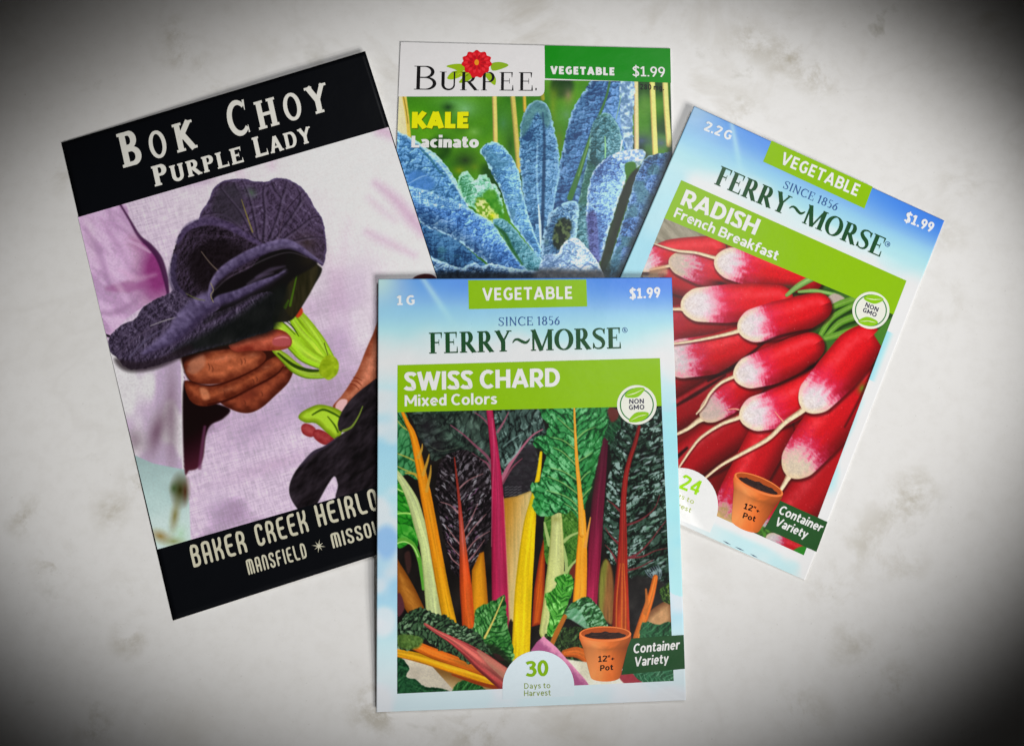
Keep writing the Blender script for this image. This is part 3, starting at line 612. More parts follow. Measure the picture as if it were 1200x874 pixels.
    c.poly([(216, 424), (232, 414), (258, 410), (284, 408), (304, 410), (312, 418), (304, 430), (284, 440), (262, 448), (240, 450), (222, 444)], None, fn=flesh((108, 50, 32), (196, 114, 78), 7), soft=1.6)
    c.poly([(225, 420), (238, 415), (240, 428), (228, 438), (219, 434)], (186, 138, 116), soft=5, a=.5); c.poly([(234, 455), (242, 456), (246, 466), (238, 468)], (206, 140, 104), soft=4, a=.75)
    c.rib([(222, 447), (245, 452), (268, 447), (300, 432), (314, 420)], [1.5, 2, 2.2, 2, 1.5], (66, 22, 14), soft=2, a=.9); c.rib([(244, 474), (268, 468), (296, 454), (322, 440), (332, 430)], [2, 2.5, 2.4, 2, 1.5], (60, 20, 14), soft=2.2, a=.9)
    c.blob(290, 464, 16, 8, (120, 52, 38), .6, -.6)
    c.poly([(214, 402), (262, 392), (300, 388), (306, 396), (280, 404), (246, 411), (226, 420), (214, 424)], (40, 18, 14), soft=8, a=.85)
    for x, y, L_ in ((244, 430, 8), (248, 432, 7), (282, 424, 7), (286, 423, 6), (262, 460, 6), (296, 447, 6), (300, 444, 5), (286, 472, 6), (306, 462, 6)):
        c.rib([(x, y - L_ / 2), (x + 1.6, y), (x + 1, y + L_ / 2)], [.6, 1.3, .6], (84, 40, 28), soft=1.6, a=.6)
    for x, y, rx_, a_ in ((262, 420, 18, .35), (296, 416, 10, .3), (268, 456, 14, .25), (312, 430, 8, .3)):
        c.blob(x, y, rx_, 4, (206, 150, 124), a_, -.2)
    # stalks of the bunch
    kal = lambda seed, b=1.0: stalk((84 * b, 118 * b, 14), (150 * b, 184 * b, 40), (184 * b, 208 * b, 84), .1, seed)
    c.rib([(322, 410), (334, 420), (346, 431), (360, 438), (378, 440)], [7, 11, 13, 11, 7], fn=kal(4, .92))
    c.rib([(326, 414), (344, 428), (362, 434), (378, 434)], [2, 4, 4, 2], (52, 74, 10), soft=1.5)
    c.rib([(347, 364), (360, 380), (374, 400), (384, 418), (389, 428)], [9, 12, 14, 14, 12], fn=kal(5))
    c.rib([(340, 372), (356, 396), (372, 412), (382, 420)], [2, 5, 4, 1.5], (52, 80, 10), soft=2)
    c.rib([(335, 360), (343, 374), (354, 390), (368, 405), (382, 424)], [5, 9, 12, 14, 10], fn=kal(6, 1.03))
    c.rib([(314, 374), (330, 386), (345, 402), (358, 415), (374, 424), (386, 428)], [9, 16, 20, 20, 16, 12], fn=kal(7, 1.02))
    c.poly([(376, 424), (384, 416), (392, 418), (397, 426), (395, 438), (386, 445), (379, 442), (374, 436)], None, soft=1.5, fn=lambda X, Y, sd: mixc(C3((120, 146, 14)), C3((180, 200, 50)), fbm(X * .2, Y * .2, 4, 2)))
    for p in ([(330, 372), (343, 383), (350, 394)], [(332, 378), (346, 392)], [(380, 402), (384, 416)]):
        c.rib(p, [1, 1.6, .8], (46, 66, 20), a=.8)
    # thumb
    c.poly([(268, 404), (282, 396), (296, 390), (312, 387), (326, 386), (336, 390), (342, 398), (340, 406), (330, 410), (312, 411), (292, 411), (276, 412)], None, fn=flesh((130, 52, 38), (206, 116, 90), 9), soft=1.6)
    c.poly([(320, 397), (328, 393), (337, 393), (341, 399), (339, 405), (328, 406), (320, 404)], (176, 88, 92), soft=2.5, a=.9); c.rib([(322, 397), (331, 395), (338, 396)], [1, 2, 1], (214, 150, 150), a=.7)
    c.poly([(345, 362), (352, 359), (355, 366), (350, 372), (346, 370)], (186, 70, 40), soft=2)
    # dark interior of the big leaves
    dark = lambda X, Y, sd: mixc(C3((18, 20, 18)), C3((54, 50, 38)), fbm((X + Y * .4) * .06, Y * .02, 6, 3))
    c.poly([(205, 420), (250, 395), (290, 350), (310, 305), (345, 290), (372, 310), (377, 318), (366, 338), (352, 362), (340, 376), (318, 378), (320, 386), (300, 390), (275, 402), (250, 408)], None, fn=dark, soft=2)
    c.poly([(318, 378), (322, 350), (330, 310), (350, 296), (372, 312), (366, 338), (352, 360), (342, 372), (332, 362), (328, 374)], None, soft=3, fn=lambda X, Y, sd: (mixc(C3((32, 32, 16)), C3((74, 66, 44)), fbm(X * .2, Y * .04, 8, 3)), .9))
    for p, w in (([(283, 354), (298, 366), (312, 376), (320, 380)], [3, 4, 5, 6]), ([(296, 350), (308, 364), (318, 376)], [1, 1.6, 2]), ([(312, 330), (316, 352), (320, 374)], [1, 2, 2]), ([(348, 322), (344, 340), (340, 358)], [1.5, 2, 3]), ([(338, 352), (334, 360)], [2, 4])):
        c.rib(p, w, (84, 128, 24), soft=1.4, a=.75)
    c.poly([(206, 345), (250, 320), (310, 296), (350, 292), (372, 308), (340, 330), (322, 360), (250, 385), (215, 380)], (26, 24, 24), soft=4)
    # back leaf A
    P = bubble
    c.leaf([(233, 262), (236, 248), (244, 236), (250, 222), (260, 213), (272, 210), (286, 210), (300, 213), (313, 213), (322, 209), (336, 210), (350, 217), (361, 229), (369, 244), (378, 258), (382, 280), (382, 296), (378, 312), (366, 300), (345, 288), (318, 288), (290, 300), (260, 300), (240, 285)],
           [(296, 290), (305, 250), (318, 210)], blade((90, 76, 102), (54, 43, 60), (126, 113, 142), 13, -.55, 61, .75, fine=.5, amp=.9, edge=(96, 82, 122)), rough=.8)
    c.blob(294, 226, 9, 7, (92, 118, 92), .8, .5); c.blob(272, 225, 10, 8, (92, 90, 104), .4); c.poly([(256, 222), (275, 215), (285, 230), (284, 262), (262, 258), (248, 246)], (52, 50, 54), soft=8, a=.55)
    c.blob(360, 285, 22, 16, (58, 46, 40), .7, .4); c.blob(362, 306, 16, 12, (50, 44, 30), .6)
    for p in ([(296, 284), (276, 262), (256, 250), (238, 252)], [(298, 280), (282, 250), (266, 230), (258, 220)], [(302, 280), (296, 248), (290, 226), (284, 213)], [(308, 282), (310, 250), (308, 228), (310, 215)], [(314, 282), (324, 256), (330, 232), (336, 213)],
              [(320, 282), (338, 258), (350, 240), (358, 228)], [(326, 284), (348, 268), (364, 256), (374, 254)], [(332, 286), (354, 280), (370, 278), (380, 280)], [(330, 232), (322, 222), (318, 214)], [(350, 240), (352, 230), (348, 220)], [(290, 226), (278, 222), (274, 214)]):
        c.rib(p, [2.4, 2.0, 1.6, 1], (34, 26, 38), soft=2.2, a=.55); c.rib([(x + 2.4, y + 1.2) for x, y in p], [2.4, 2.2, 2, 1], (112, 100, 124), soft=2.4, a=.38)
    c.rib([(283, 234), (289, 252), (296, 272)], [.8, 1.6, 1.8], (140, 130, 70), a=.8); c.rib([(338, 240), (330, 262), (326, 282)], [1, 1.2, 1], (108, 92, 112), a=.6); c.rib([(354, 225), (336, 246), (332, 256)], [1, 1.6, 1], (46, 34, 50), a=.7)
    # middle leaf B
    c.leaf([(206, 286), (212, 272), (222, 263), (236, 257), (252, 256), (268, 261), (284, 268), (298, 278), (312, 286), (306, 300), (292, 316), (272, 330), (258, 352), (240, 356), (222, 350), (206, 342), (200, 322), (201, 304)], [(254, 345), (238, 300), (222, 270)],
           blade((64, 52, 68), (30, 24, 30), (100, 88, 116), 13, -.5, 64, .6, fine=.7, amp=.7), rough=1)
    c.poly([(220, 300), (250, 282), (285, 292), (270, 320), (250, 345), (228, 330)], (26, 20, 22), soft=14, a=.75)
    c.rib([(208, 284), (220, 267), (238, 260), (256, 261), (276, 269), (296, 281), (310, 288)], [4, 8, 9, 9, 8, 6, 3], soft=3.5, a=.7, fn=lambda t, u, s, X, Y: mixc(C3((66, 52, 86)), C3((126, 110, 150)), fbm(X * .35, Y * .35, 4, 2)))
    c.rib([(205, 300), (202, 322), (206, 338), (216, 346)], [6, 9, 10, 6], soft=4, a=.7, fn=lambda t, u, s, X, Y: mixc(C3((54, 44, 70)), C3((104, 92, 128)), fbm(X * .35, Y * .35, 5, 2)))
    c.rib([(236, 295), (246, 308), (256, 318)], [1, 1.4, 1.6], (120, 106, 96), a=.8)
    # lower big leaf D, from far left
    c.leaf([(127, 402), (130, 392), (140, 383), (150, 377), (158, 374), (168, 360), (182, 351), (198, 344), (205, 340), (226, 350), (250, 342), (262, 352), (252, 366), (236, 372), (270, 360), (300, 345), (322, 344), (320, 370), (318, 386), (296, 394), (262, 404), (232, 412), (208, 420), (182, 429), (160, 433), (146, 430), (136, 418), (129, 412)],
           [(134, 410), (178, 384), (230, 366), (280, 370)], blade((86, 75, 98), (48, 40, 56), (124, 114, 138), 12, -.45, 66, .8, fine=.8, amp=.7), rough=.8)
    c.poly([(204, 414), (222, 400), (248, 386), (280, 368), (310, 346), (332, 334), (336, 350), (322, 386), (290, 398), (250, 408)], None, soft=14, fn=lambda X, Y, sd: (mixc(C3((16, 20, 18)), C3((40, 42, 40)), fbm(X * .06, Y * .06, 6, 2)), .93))
    c.poly([(135, 420), (160, 424), (190, 418), (220, 404), (224, 412), (190, 430), (160, 436), (142, 432)], (42, 32, 38), soft=6, a=.7)
    c.rib([(176, 382), (192, 376), (210, 371)], [.8, 1.5, 1.0], (170, 164, 168), a=.75); c.rib([(142, 412), (164, 392), (186, 382)], [1, 1.6, 1], (96, 84, 104), a=.7); c.rib([(152, 418), (172, 398), (190, 386)], [2, 3, 1], (100, 92, 118), soft=2, a=.7)
    purple = lambda sd_: (lambda t, u, s, X, Y: (mixc(mixc(C3((62, 52, 80)), C3((136, 124, 162)), np.clip(.5 * vnoise(s * .30, u * 1.2, sd_) + .5 * fbm(X * .3, Y * .3, sd_, 3) + .35 * np.clip(-u, -1, 1) - .05, 0, 1)), C3((66, 54, 78)), sstep(.35, 1.0, u) * .6)))
    c.rib([(168, 414), (186, 404), (204, 392), (218, 376), (232, 362), (252, 350), (276, 344), (298, 335), (318, 326), (334, 318)], [5, 12, 20, 26, 26, 22, 18, 13, 9, 3], fn=purple(4), soft=8, a=.95)
    c.rib([(240, 378), (266, 362), (296, 346), (320, 334)], [4, 8, 6, 2], (34, 30, 34), soft=4, a=.6)
    # curled rim C with the dark hollow under it
    c.poly([(248, 352), (252, 338), (268, 326), (290, 316), (314, 306), (334, 298), (330, 318), (300, 330), (276, 340), (256, 346)], (26, 22, 24), soft=3)
    c.rib([(246, 345), (250, 332), (262, 318), (280, 306), (300, 296), (318, 289), (334, 286), (348, 290), (362, 299), (377, 309)], [4, 8, 12, 13, 13, 12, 12, 9, 6, 2], fn=purple(9), soft=3, a=.92)
    c.rib([(252, 340), (266, 327), (290, 314), (318, 301), (340, 296), (360, 302)], [1, 1.6, 1.6, 1.4, 1, 1], (150, 134, 156), a=.3, soft=2)
    for q in ((334, 312, 300, 325), (320, 320, 290, 333)):
        c.rib([(q[2], q[3]), ((q[0] + q[2]) / 2, (q[1] + q[3]) / 2 - 2), (q[0], q[1])], [2, 5, 1], (112, 98, 128), soft=4, a=.5)
    c.rib([(247, 332), (250, 340), (247, 346), (250, 354)], [1, 1, 1, 1], (156, 146, 110), a=.9); c.rib([(218, 344), (230, 350), (240, 352)], [1, 2, 1], (110, 116, 70), a=.6)
    # second hand, right
    c.poly([(446, 376), (436, 394), (428, 412), (420, 432), (411, 448), (400, 464), (390, 476), (396, 484), (406, 480), (418, 468), (432, 456), (450, 444)], None, fn=flesh((140, 72, 48), (202, 136, 108), 12), soft=1.6)
    for q in ((412, 446, 424, 452), (410, 450, 421, 456), (414, 442, 424, 446)):
        c.rib([(q[0], q[1]), ((q[0] + q[2]) / 2, q[1] + 1), (q[2], q[3])], [.8, 1.4, .6], (120, 48, 30), a=.8)
    c.poly([(393, 476), (399, 468), (407, 469), (404, 478), (397, 484)], (206, 176, 176), soft=2); c.poly([(390, 478), (398, 482), (400, 488), (391, 486)], (196, 90, 90), soft=2)
    c.poly([(353, 500), (358, 496), (368, 500), (371, 508), (364, 512), (355, 508)], None, fn=flesh((140, 44, 48), (206, 110, 108), 13), soft=1.6); c.poly([(367, 506), (374, 503), (388, 510), (392, 518), (380, 521), (369, 514)], None, fn=flesh((140, 44, 48), (206, 110, 108), 14), soft=1.6)
    c.poly([(350, 490), (352, 484), (362, 478), (374, 474), (390, 477), (402, 484), (404, 496), (398, 512), (392, 514), (382, 506), (370, 496), (358, 495)], None, soft=1.5, fn=lambda X, Y, sd: mixc(C3((110, 140, 14)), C3((172, 198, 60)), np.clip(sd / 6 + .4 * (fbm(X * .12, Y * .12, 4, 2) - .5), 0, 1)))
    c.rib([(366, 486), (378, 480), (390, 484), (400, 490)], [1.5, 2.5, 2.5, 2], (62, 94, 14), soft=1.5); c.rib([(384, 488), (392, 498), (396, 506)], [1, 2, 2], (74, 106, 14), soft=1.5)
    # dark leaves, right
    blk = lambda X, Y, sd: mixc(C3((20, 16, 18)), C3((70, 60, 70)), np.clip(fbm((X - Y) * .05, (X + Y) * .14, 6, 3) * 1.1 - .1 - .2 * sstep(0, 26, sd), 0, 1))
    c.poly([(450, 438), (432, 450), (418, 461), (406, 474), (398, 488), (396, 500), (404, 506), (450, 500), (500, 520), (560, 500), (582, 440), (582, 400), (520, 400)], None, fn=blk, soft=1.6)
    c.poly([(450, 480), (424, 488), (412, 500), (396, 512), (382, 522), (368, 528), (356, 540), (345, 554), (339, 570), (341, 584), (352, 600), (362, 606), (374, 586), (384, 568), (392, 558), (396, 568), (400, 590), (480, 580), (480, 480)], None, fn=blk, soft=1.6)
    c.rib([(402, 505), (412, 500), (420, 488), (425, 476)], [3, 2.4, 1.6, 1], (128, 150, 60), a=.9); c.rib([(396, 512), (380, 524), (366, 531), (352, 546)], [2, 3, 3, 2], (66, 56, 74), soft=2, a=.8)
    c.poly([(485, 329), (487, 324), (498, 321), (508, 323), (512, 330)], (70, 14, 16), soft=1.5)
    c.grain(.025, 5, .7)
    return c
# ---------------------------------------------------------------- picture on the radish packet
def art_radish():
    c = Canvas(660, 250, 1052, 660, 2.0, (110, 14, 18))
    c.all(lambda X, Y: mixc(C3((84, 10, 14)), C3((150, 16, 22)), fbm(X * .03, Y * .03, 3, 2)))
    def root(p, w, a=1.0):
        c.rib([(x + .6, y + 1.6) for x, y in p], [k * 1.0 + .4 for k in w], (70, 8, 10), soft=2, a=.5)
        w = [k * .84 for k in w]
        c.rib(p, w, a=a, fn=lambda t, u, s, X, Y: mixc(C3((212, 200, 176)), C3((160, 124, 96)), sstep(.1, 1.0, u)) * (1 - .12 * (vnoise(s * .6, u * 2, 3) - .5))[..., None])
    def rad(p, w, tip=.22, seed=1, dark=1.0, red=(196, 26, 36), rootp=None, rw=(6, 3, 2), tl=-1, wht=(212, 206, 208), mott=1.0):
        """Radish from its pale tip to the crown: red skin, mottled change of colour, sheen along the upper side."""
        a0, a1 = np.array(p[0], float), np.array(p[1], float); dd = (a0 - a1) / np.hypot(*(a0 - a1)); L0 = sum(np.hypot(q[0] - r[0], q[1] - r[1]) for q, r in zip(p[1:], p[:-1])); e0 = .30 * w[0]
        p = [tuple(a0 + dd * e0)] + list(p); w = [w[0] * .46] + list(w); mott *= .75; tip = (tip * .63 * L0 + e0) / (L0 + e0)
        c.rib([(x + 1.2, y + 2.2) for x, y in p], [k + 2.5 for k in w], (44, 6, 8), soft=4, a=.6)
        if rootp:
            q = np.array(rootp, float); d0 = q[0] - q[1]; d0 = d0 / np.hypot(*d0)
            root([tuple(q[0] + d0 * 7)] + rootp, [rw[0] * 1.9, rw[0] * .95] + list(rw[1:]))
        R = C3(red) * dark
        def f(t, u, s, X, Y):
            n = fbm(X * .22, Y * .22, seed, 3) - .5; fine = vnoise(X * .9, Y * .9, seed + 2) - .5
            st = vnoise(s * .10, u * 6, seed + 4) - .5
            e = np.clip(u * tl * -1, -1.2, 1.2)
            q = t + (.13 * n + .07 * fine + .12 * st) * mott + .05 * (u * u)
            body = mixc(R, R * .6, sstep(.2, 1.05, e)[...]) ; body = mixc(body, R * .8, sstep(-.7, -1.05, e))
            body = mixc(body, np.clip(C3((232, 84, 92)) * dark, 0, 1), np.exp(-((e + .42) / .26) ** 2) * .55 * (.6 + 1.2 * (n + .3)))
            mag = C3((196, 40, 84)) * dark
            body = mixc(body, mag, (1 - sstep(tip * 1.0, tip * 2.3, q)) * .8)
            w0 = C3(wht) * (.95 + .10 * n)[..., None] * dark
            w0 = mixc(w0, C3((212, 196, 160)) * dark, sstep(.5, 1.05, np.abs(e)) * .6 + .12 * (1 - sstep(0, tip * .5, t)))
            pk = mixc(C3((214, 150, 172)) * dark, body, sstep(tip * .8, tip * 1.45, q))
            body = mixc(w0, pk, sstep(tip * .45, tip * 1.15, q))
            sp = (vnoise(X * 1.1, Y * 1.1, seed + 8) > .975)
            body = mixc(body, C3((236, 190, 190)), sp * .5 * (t > tip))
            return np.clip(body * (1 + .05 * fine)[..., None], 0, 1)
        c.rib(p, w, fn=f, soft=1.0)
    # wood and greens behind
    c.poly([(735, 245), (800, 245), (830, 275), (800, 292), (760, 320), (735, 340)], None, smooth=False, fn=lambda X, Y, sd: mixc(C3((118, 112, 94)), C3((178, 172, 154)), fbm((X + Y) * .03, (X - Y) * .2, 4, 3)))
    c.poly([(915, 318), (1060, 345), (1050, 470), (985, 470), (955, 400), (925, 350)], None, smooth=False, fn=lambda X, Y, sd: mixc(C3((38, 66, 26)), C3((92, 140, 60)), fbm(X * .06, Y * .06, 9, 3)))
    c.poly([(985, 440), (1040, 380), (1045, 430), (1000, 520)], (70, 120, 34), soft=3, smooth=False)
    # deep layer
    rad([(690, 545), (760, 500), (850, 452)], [36, 44, 42], .002, 50, .74)
    rad([(700, 480), (760, 455), (830, 415)], [36, 46, 44], .002, 52, .8)
    rad([(720, 420), (780, 382), (850, 372)], [30, 42, 40], .5, 54, .82, wht=(214, 170, 170))
    rad([(905, 612), (945, 585), (1000, 505)], [34, 52, 54], .002, 56, .86)
    rad([(780, 560), (830, 530), (905, 488)], [36, 50, 46], .002, 58, .86)
    rad([(740, 600), (800, 545), (860, 500)], [36, 46, 46], .002, 60, .82)
    rad([(846, 616), (866, 578), (905, 505)], [34, 46, 50], .30, 62, .92, wht=(200, 170, 120), mott=1.6)
    c.rib([(784, 480), (815, 462), (850, 440)], [2, 5, 2], (36, 8, 8), soft=3, a=.8); c.rib([(786, 542), (805, 525)], [6, 3], (30, 10, 8), soft=3, a=.9)
    # top left group
    rad([(768, 322), (800, 330), (840, 336)], [26, 34, 30], .12, 4, .86); rad([(758, 308), (785, 296), (835, 292)], [22, 30, 32], .25, 5, .98)
    rad([(799, 309), (822, 316), (858, 328)], [28, 36, 30], .42, 6, .95, wht=(208, 196, 184), mott=1.8, rootp=[(799, 308), (786, 311), (772, 314), (762, 316)], rw=(8, 5, 3, 2))
    c.rib([(776, 318), (768, 320), (764, 330)], [14, 14, 10], (196, 160, 120), soft=5, a=.7)
    c.blob(845, 332, 16, 5, (30, 12, 10), .9, .1)
    rad([(858, 309), (888, 314), (945, 323)], [38, 46, 42], .24, 7, 1.0, rootp=[(848, 303), (838, 302), (815, 296), (795, 294), (780, 290), (765, 285)], rw=(9, 5, 4, 3.6, 3, 1.5))
    # second row
    c.blob(925, 336, 20, 5, (60, 84, 50), .8)
    rad([(820, 357), (850, 356), (880, 354), (912, 352)], [40, 45, 44, 36], .36, 8, 1.0, rootp=[(806, 363), (798, 362), (786, 362)], rw=(10, 5, 4), mott=.8)
    # greens at the crowns
    for p, w in (([(922, 346), (936, 335), (952, 326), (962, 322)], [4, 7, 8, 7]), ([(936, 342), (955, 341), (978, 345)], [3, 5, 4])):
        c.rib(p, w, fn=stalk((60, 96, 40), (118, 162, 84), (158, 190, 120), .1, 5))
    c.poly([(968, 352), (978, 344), (990, 350), (984, 358), (974, 366)], (178, 164, 154), soft=2)
    for p, w in (([(970, 362), (985, 356), (1002, 350)], [5, 8, 8]), ([(962, 392), (972, 376), (985, 366), (1004, 356)], [6, 7, 7, 6]), ([(968, 394), (985, 378), (1006, 370)], [5, 8, 9]), ([(962, 398), (980, 393), (1005, 384)], [7, 8, 6])):
        c.rib([(x + 1, y + 3) for x, y in p], [k for k in w], (26, 48, 16), soft=3, a=.7); c.rib(p, w, fn=stalk((52, 92, 22), (98, 146, 48), (140, 180, 86), .12, 6))
    c.poly([(962, 402), (980, 398), (985, 404), (970, 424), (958, 420)], (66, 108, 46), soft=3)
    rad([(800, 420), (835, 415), (862, 406), (905, 392)], [46, 47, 44, 34], .17, 9, .95)
    c.rib([(830, 446), (862, 428), (895, 402)], [3, 5, 2], (30, 10, 8), soft=3, a=.8)
    rad([(886, 381), (912, 375), (940, 367), (958, 360)], [40, 45, 42, 34], .27, 10, 1.0, rootp=[(872, 384), (864, 388), (845, 393), (815, 399), (788, 403)], rw=(10, 6, 4.5, 3.6, 2.5))
    c.rib([(888, 404), (915, 394), (950, 386)], [2, 4, 2], (40, 8, 8), soft=2.5, a=.7)
    # third row
    rad([(834, 481), (850, 468), (880, 446)], [28, 38, 36], .42, 11, .95, wht=(206, 188, 180), mott=1.6, rootp=[(826, 489), (818, 493), (806, 502), (792, 509)], rw=(10, 7, 5, 4))
    rad([(889, 484), (912, 478), (935, 466), (965, 448)], [42, 46, 46, 40], .27, 13, 1.0, rootp=[(874, 484), (866, 489), (845, 497), (822, 512), (810, 526), (796, 547)], rw=(10, 6, 4.5, 4, 3.5, 2.5))
    rad([(880, 436), (905, 428), (932, 416), (950, 406)], [38, 44, 43, 33], .27, 12, 1.0, rootp=[(865, 440), (858, 442), (844, 449), (832, 461), (825, 474), (816, 485)], rw=(8, 5, 4.2, 4, 3.4, 2))
    c.rib([(898, 456), (930, 442), (958, 426)], [2, 3, 3], (50, 8, 8), soft=2.5, a=.7); c.blob(950, 430, 12, 4, (20, 14, 10), .9, -.6)
    # right side
    rad([(938, 538), (958, 512), (980, 486), (1008, 452)], [44, 54, 58, 54], .19, 14, .96, rootp=[(927, 553), (922, 562), (916, 572), (908, 584)], rw=(12, 7, 5.5, 4), wht=(212, 202, 184))
    rad([(958, 462), (980, 438), (1002, 412), (1014, 401)], [44, 50, 51, 42], .24, 15, 1.0, rootp=[(946, 473), (940, 481), (920, 495), (900, 514), (870, 531), (845, 545), (824, 562)], rw=(12, 8, 6.5, 6, 5, 4, 3))
    c.rib([(918, 494), (912, 487), (908, 482)], [1.6, 1.2, .8], (210, 150, 130)); c.rib([(866, 480), (860, 479), (853, 480)], [1.5, 1.2, .8], (220, 180, 150))
    c.poly([(1024, 392), (1040, 375), (1048, 370), (1040, 395), (1034, 408)], (78, 128, 50), soft=2, smooth=False); c.blob(1010, 455, 6, 9, (90, 150, 34), .9, .4); c.rib([(990, 500), (1010, 462), (1030, 415)], [2, 3, 3], (40, 20, 14), soft=3, a=.6)
    # bottom edge: leaves and a cut radish
    c.poly([(838, 596), (848, 606), (862, 612), (852, 622), (830, 612)], (190, 164, 110), soft=4, a=.8)
    c.poly([(866, 606), (930, 630), (948, 640), (940, 665), (866, 640)], None, smooth=False, soft=2, fn=lambda X, Y, sd: mixc(C3((22, 32, 16)), C3((84, 134, 54)), sstep(.35, .75, fbm(X * .12, Y * .12, 5, 3))))
    rad([(906, 632), (920, 638), (936, 644)], [16, 20, 18], .4, 17, .9, mott=1.8); c.poly([(928, 646), (945, 640), (948, 660), (930, 660)], (50, 130, 40), soft=2)
    c.grain(.05, 5, .9)
    return c
# ---------------------------------------------------------------- picture on the chard packet
def art_chard():
    c = Canvas(462, 472, 794, 816, 2.0, (24, 21, 20))
    c.all(lambda X, Y: mixc(C3((16, 14, 14)), C3((48, 40, 36)), fbm(X * .05, Y * .04, 3, 3)))
    # leaf of the orange stalk, top left
    c.leaf([(464, 478), (474, 481), (481, 500), (486, 522), (489, 548), (489, 562), (478, 556), (464, 552)],
           [(470, 480), (492, 545)], blade((66, 138, 84), (28, 84, 46), (128, 182, 128), 13, .9, 4, .7, cell=(8, 10), pk=.4), rough=.5)
    for p in ([(488, 541), (478, 536), (465, 531)], [(491, 556), (478, 552), (465, 546)], [(482, 506), (472, 500), (465, 492)]):
        c.rib(p, [2.2, 1.2], (186, 170, 70), a=.8)
    c.rib([(465, 482), (474, 497), (482, 508)], [1.0, 2.0], (20, 40, 24), a=.8)
    c.rib([(475, 554), (486, 556), (493, 566), (497, 580)], [1, 2.5, 3], (190, 150, 50))
    # dark leaf left of the magenta stalk
    c.leaf([(476, 476), (505, 478), (540, 476), (574, 476), (577, 520), (578, 556), (566, 548), (550, 540), (532, 530), (508, 540), (502, 528), (490, 510), (484, 494)],
           [(578, 560), (556, 531), (530, 507), (508, 488)], blade((44, 58, 50), (22, 26, 26), (120, 140, 128), 14, .5, 9, .6, fine=.7, cell=(10, 14), pk=.5), rough=1)
    c.blob(500, 500, 20, 20, (42, 36, 42), .85); c.blob(512, 522, 16, 14, (40, 32, 38), .8)
    c.blob(553, 500, 12, 14, (120, 146, 130), .55, .5); c.blob(540, 505, 9, 10, (110, 140, 128), .45, .6); c.blob(565, 522, 7, 16, (112, 138, 128), .6, -.3)
    c.blob(525, 510, 13, 6, (112, 142, 122), .55, .7); c.blob(540, 520, 13, 4, (90, 126, 104), .5, .6)
    c.blob(515, 482, 30, 5, (66, 112, 84), .5); c.blob(566, 484, 8, 6, (128, 128, 140), .5)
    c.blob(500, 518, 5, 6, (96, 96, 116), .5)
    for p, w in (([(579, 548), (570, 534), (556, 521), (543, 509), (528, 498)], [4, 3, 2, 1.2]), ([(577, 553), (571, 543), (563, 538), (552, 530)], [3.5, 2.2, 1.2]),
                 ([(574, 499), (566, 490), (556, 483)], [3, 2, 1])):
        c.rib(p, w, (150, 76, 100), a=.8)
    c.rib([(500, 520), (515, 528), (530, 526), (536, 524)], [.8, 1, 1], (110, 120, 100), a=.5)
    # right half of that leaf
    c.leaf([(580, 476), (600, 477), (634, 476), (636, 490), (640, 505), (634, 515), (627, 525), (633, 540), (629, 560), (622, 575), (606, 583), (593, 586), (588, 560), (583, 520)],
           [(588, 562), (598, 545), (613, 523), (640, 500)], blade((58, 78, 72), (20, 26, 26), (142, 168, 160), 12, .6, 21, .8, fine=.8, cell=(9, 13), pk=.5), rough=1)
    c.poly([(592, 584), (588, 566), (597, 550), (612, 526), (626, 520), (630, 535), (629, 556), (622, 574), (606, 581)], None, soft=6,
           fn=lambda X, Y, sd: (mixc(C3((28, 24, 28)), C3((62, 52, 60)), fbm(X * .12, Y * .2, 5, 3)), .9))
    for k in range(16):
        c.rib([(592 + k % 4 * 5, 571 + k // 4 * 3.2), (596 + k % 4 * 5, 569.6 + k // 4 * 3.2)], [1, .8], (140, 136, 140), a=.45)
    c.rib([(588, 562), (597, 545), (609, 528), (623, 511), (636, 503)], [5, 4, 2.6, 1.8, 1], (176, 98, 120))
    c.rib([(589, 566), (600, 548), (612, 537)], [3, 2, .8], (150, 70, 90), a=.8)
    c.rib([(583, 506), (590, 495), (596, 483)], [3, 2, 1], (160, 90, 110), a=.9)
    c.rib([(592, 545), (606, 530), (612, 517)], [2.2, 2.6, 1], (150, 172, 168), a=.7); c.rib([(590, 523), (600, 515), (612, 508)], [1.2, 2, .8], (120, 146, 140), a=.7)
    # purple leaf with the red midrib
    c.leaf([(512, 560), (516, 540), (530, 530), (545, 527), (560, 536), (572, 548), (577, 580), (576, 620), (566, 645), (556, 662), (546, 676), (538, 676), (530, 668), (522, 640), (516, 610), (511, 585)],
           [(533, 530), (537, 565), (541, 610), (545, 670)], blade((40, 31, 36), (16, 13, 15), (176, 166, 176), 11, -.9, 33, .55, fine=1.0, cell=(7, 9), pk=.6), rough=1.2)
    rs = np.random.RandomState(4)
    for k in range(60):
        t = rs.rand(); sg = rs.choice([-1, 1]); y0 = 560 + 100 * t; x0 = 538 + 6 * t + sg * rs.uniform(5, 30 - 16 * t)
        dx = sg * rs.uniform(2, 6); dy = -rs.uniform(2, 7)
        c.rib([(x0, y0), (x0 + dx * .5, y0 + dy * .7), (x0 + dx, y0 + dy)], [.6, rs.uniform(1, 2.0), .5], (196, 188, 196) if k % 3 else (150, 100, 140), a=rs.uniform(.35, .85))
    for p in ([(541, 640), (533, 630), (522, 615)], [(543, 655), (534, 646), (524, 634)], [(545, 632), (555, 618), (570, 602)], [(545, 648), (558, 632), (574, 622)], [(544, 622), (552, 608), (560, 590)],
              [(538, 572), (550, 562), (566, 555)], [(538, 602), (528, 592), (516, 588)], [(541, 664), (530, 655), (526, 646)], [(546, 660), (555, 650), (568, 632)]):
        c.rib(p, [1.8, 1.2, .6], (190, 130, 134), a=.75)
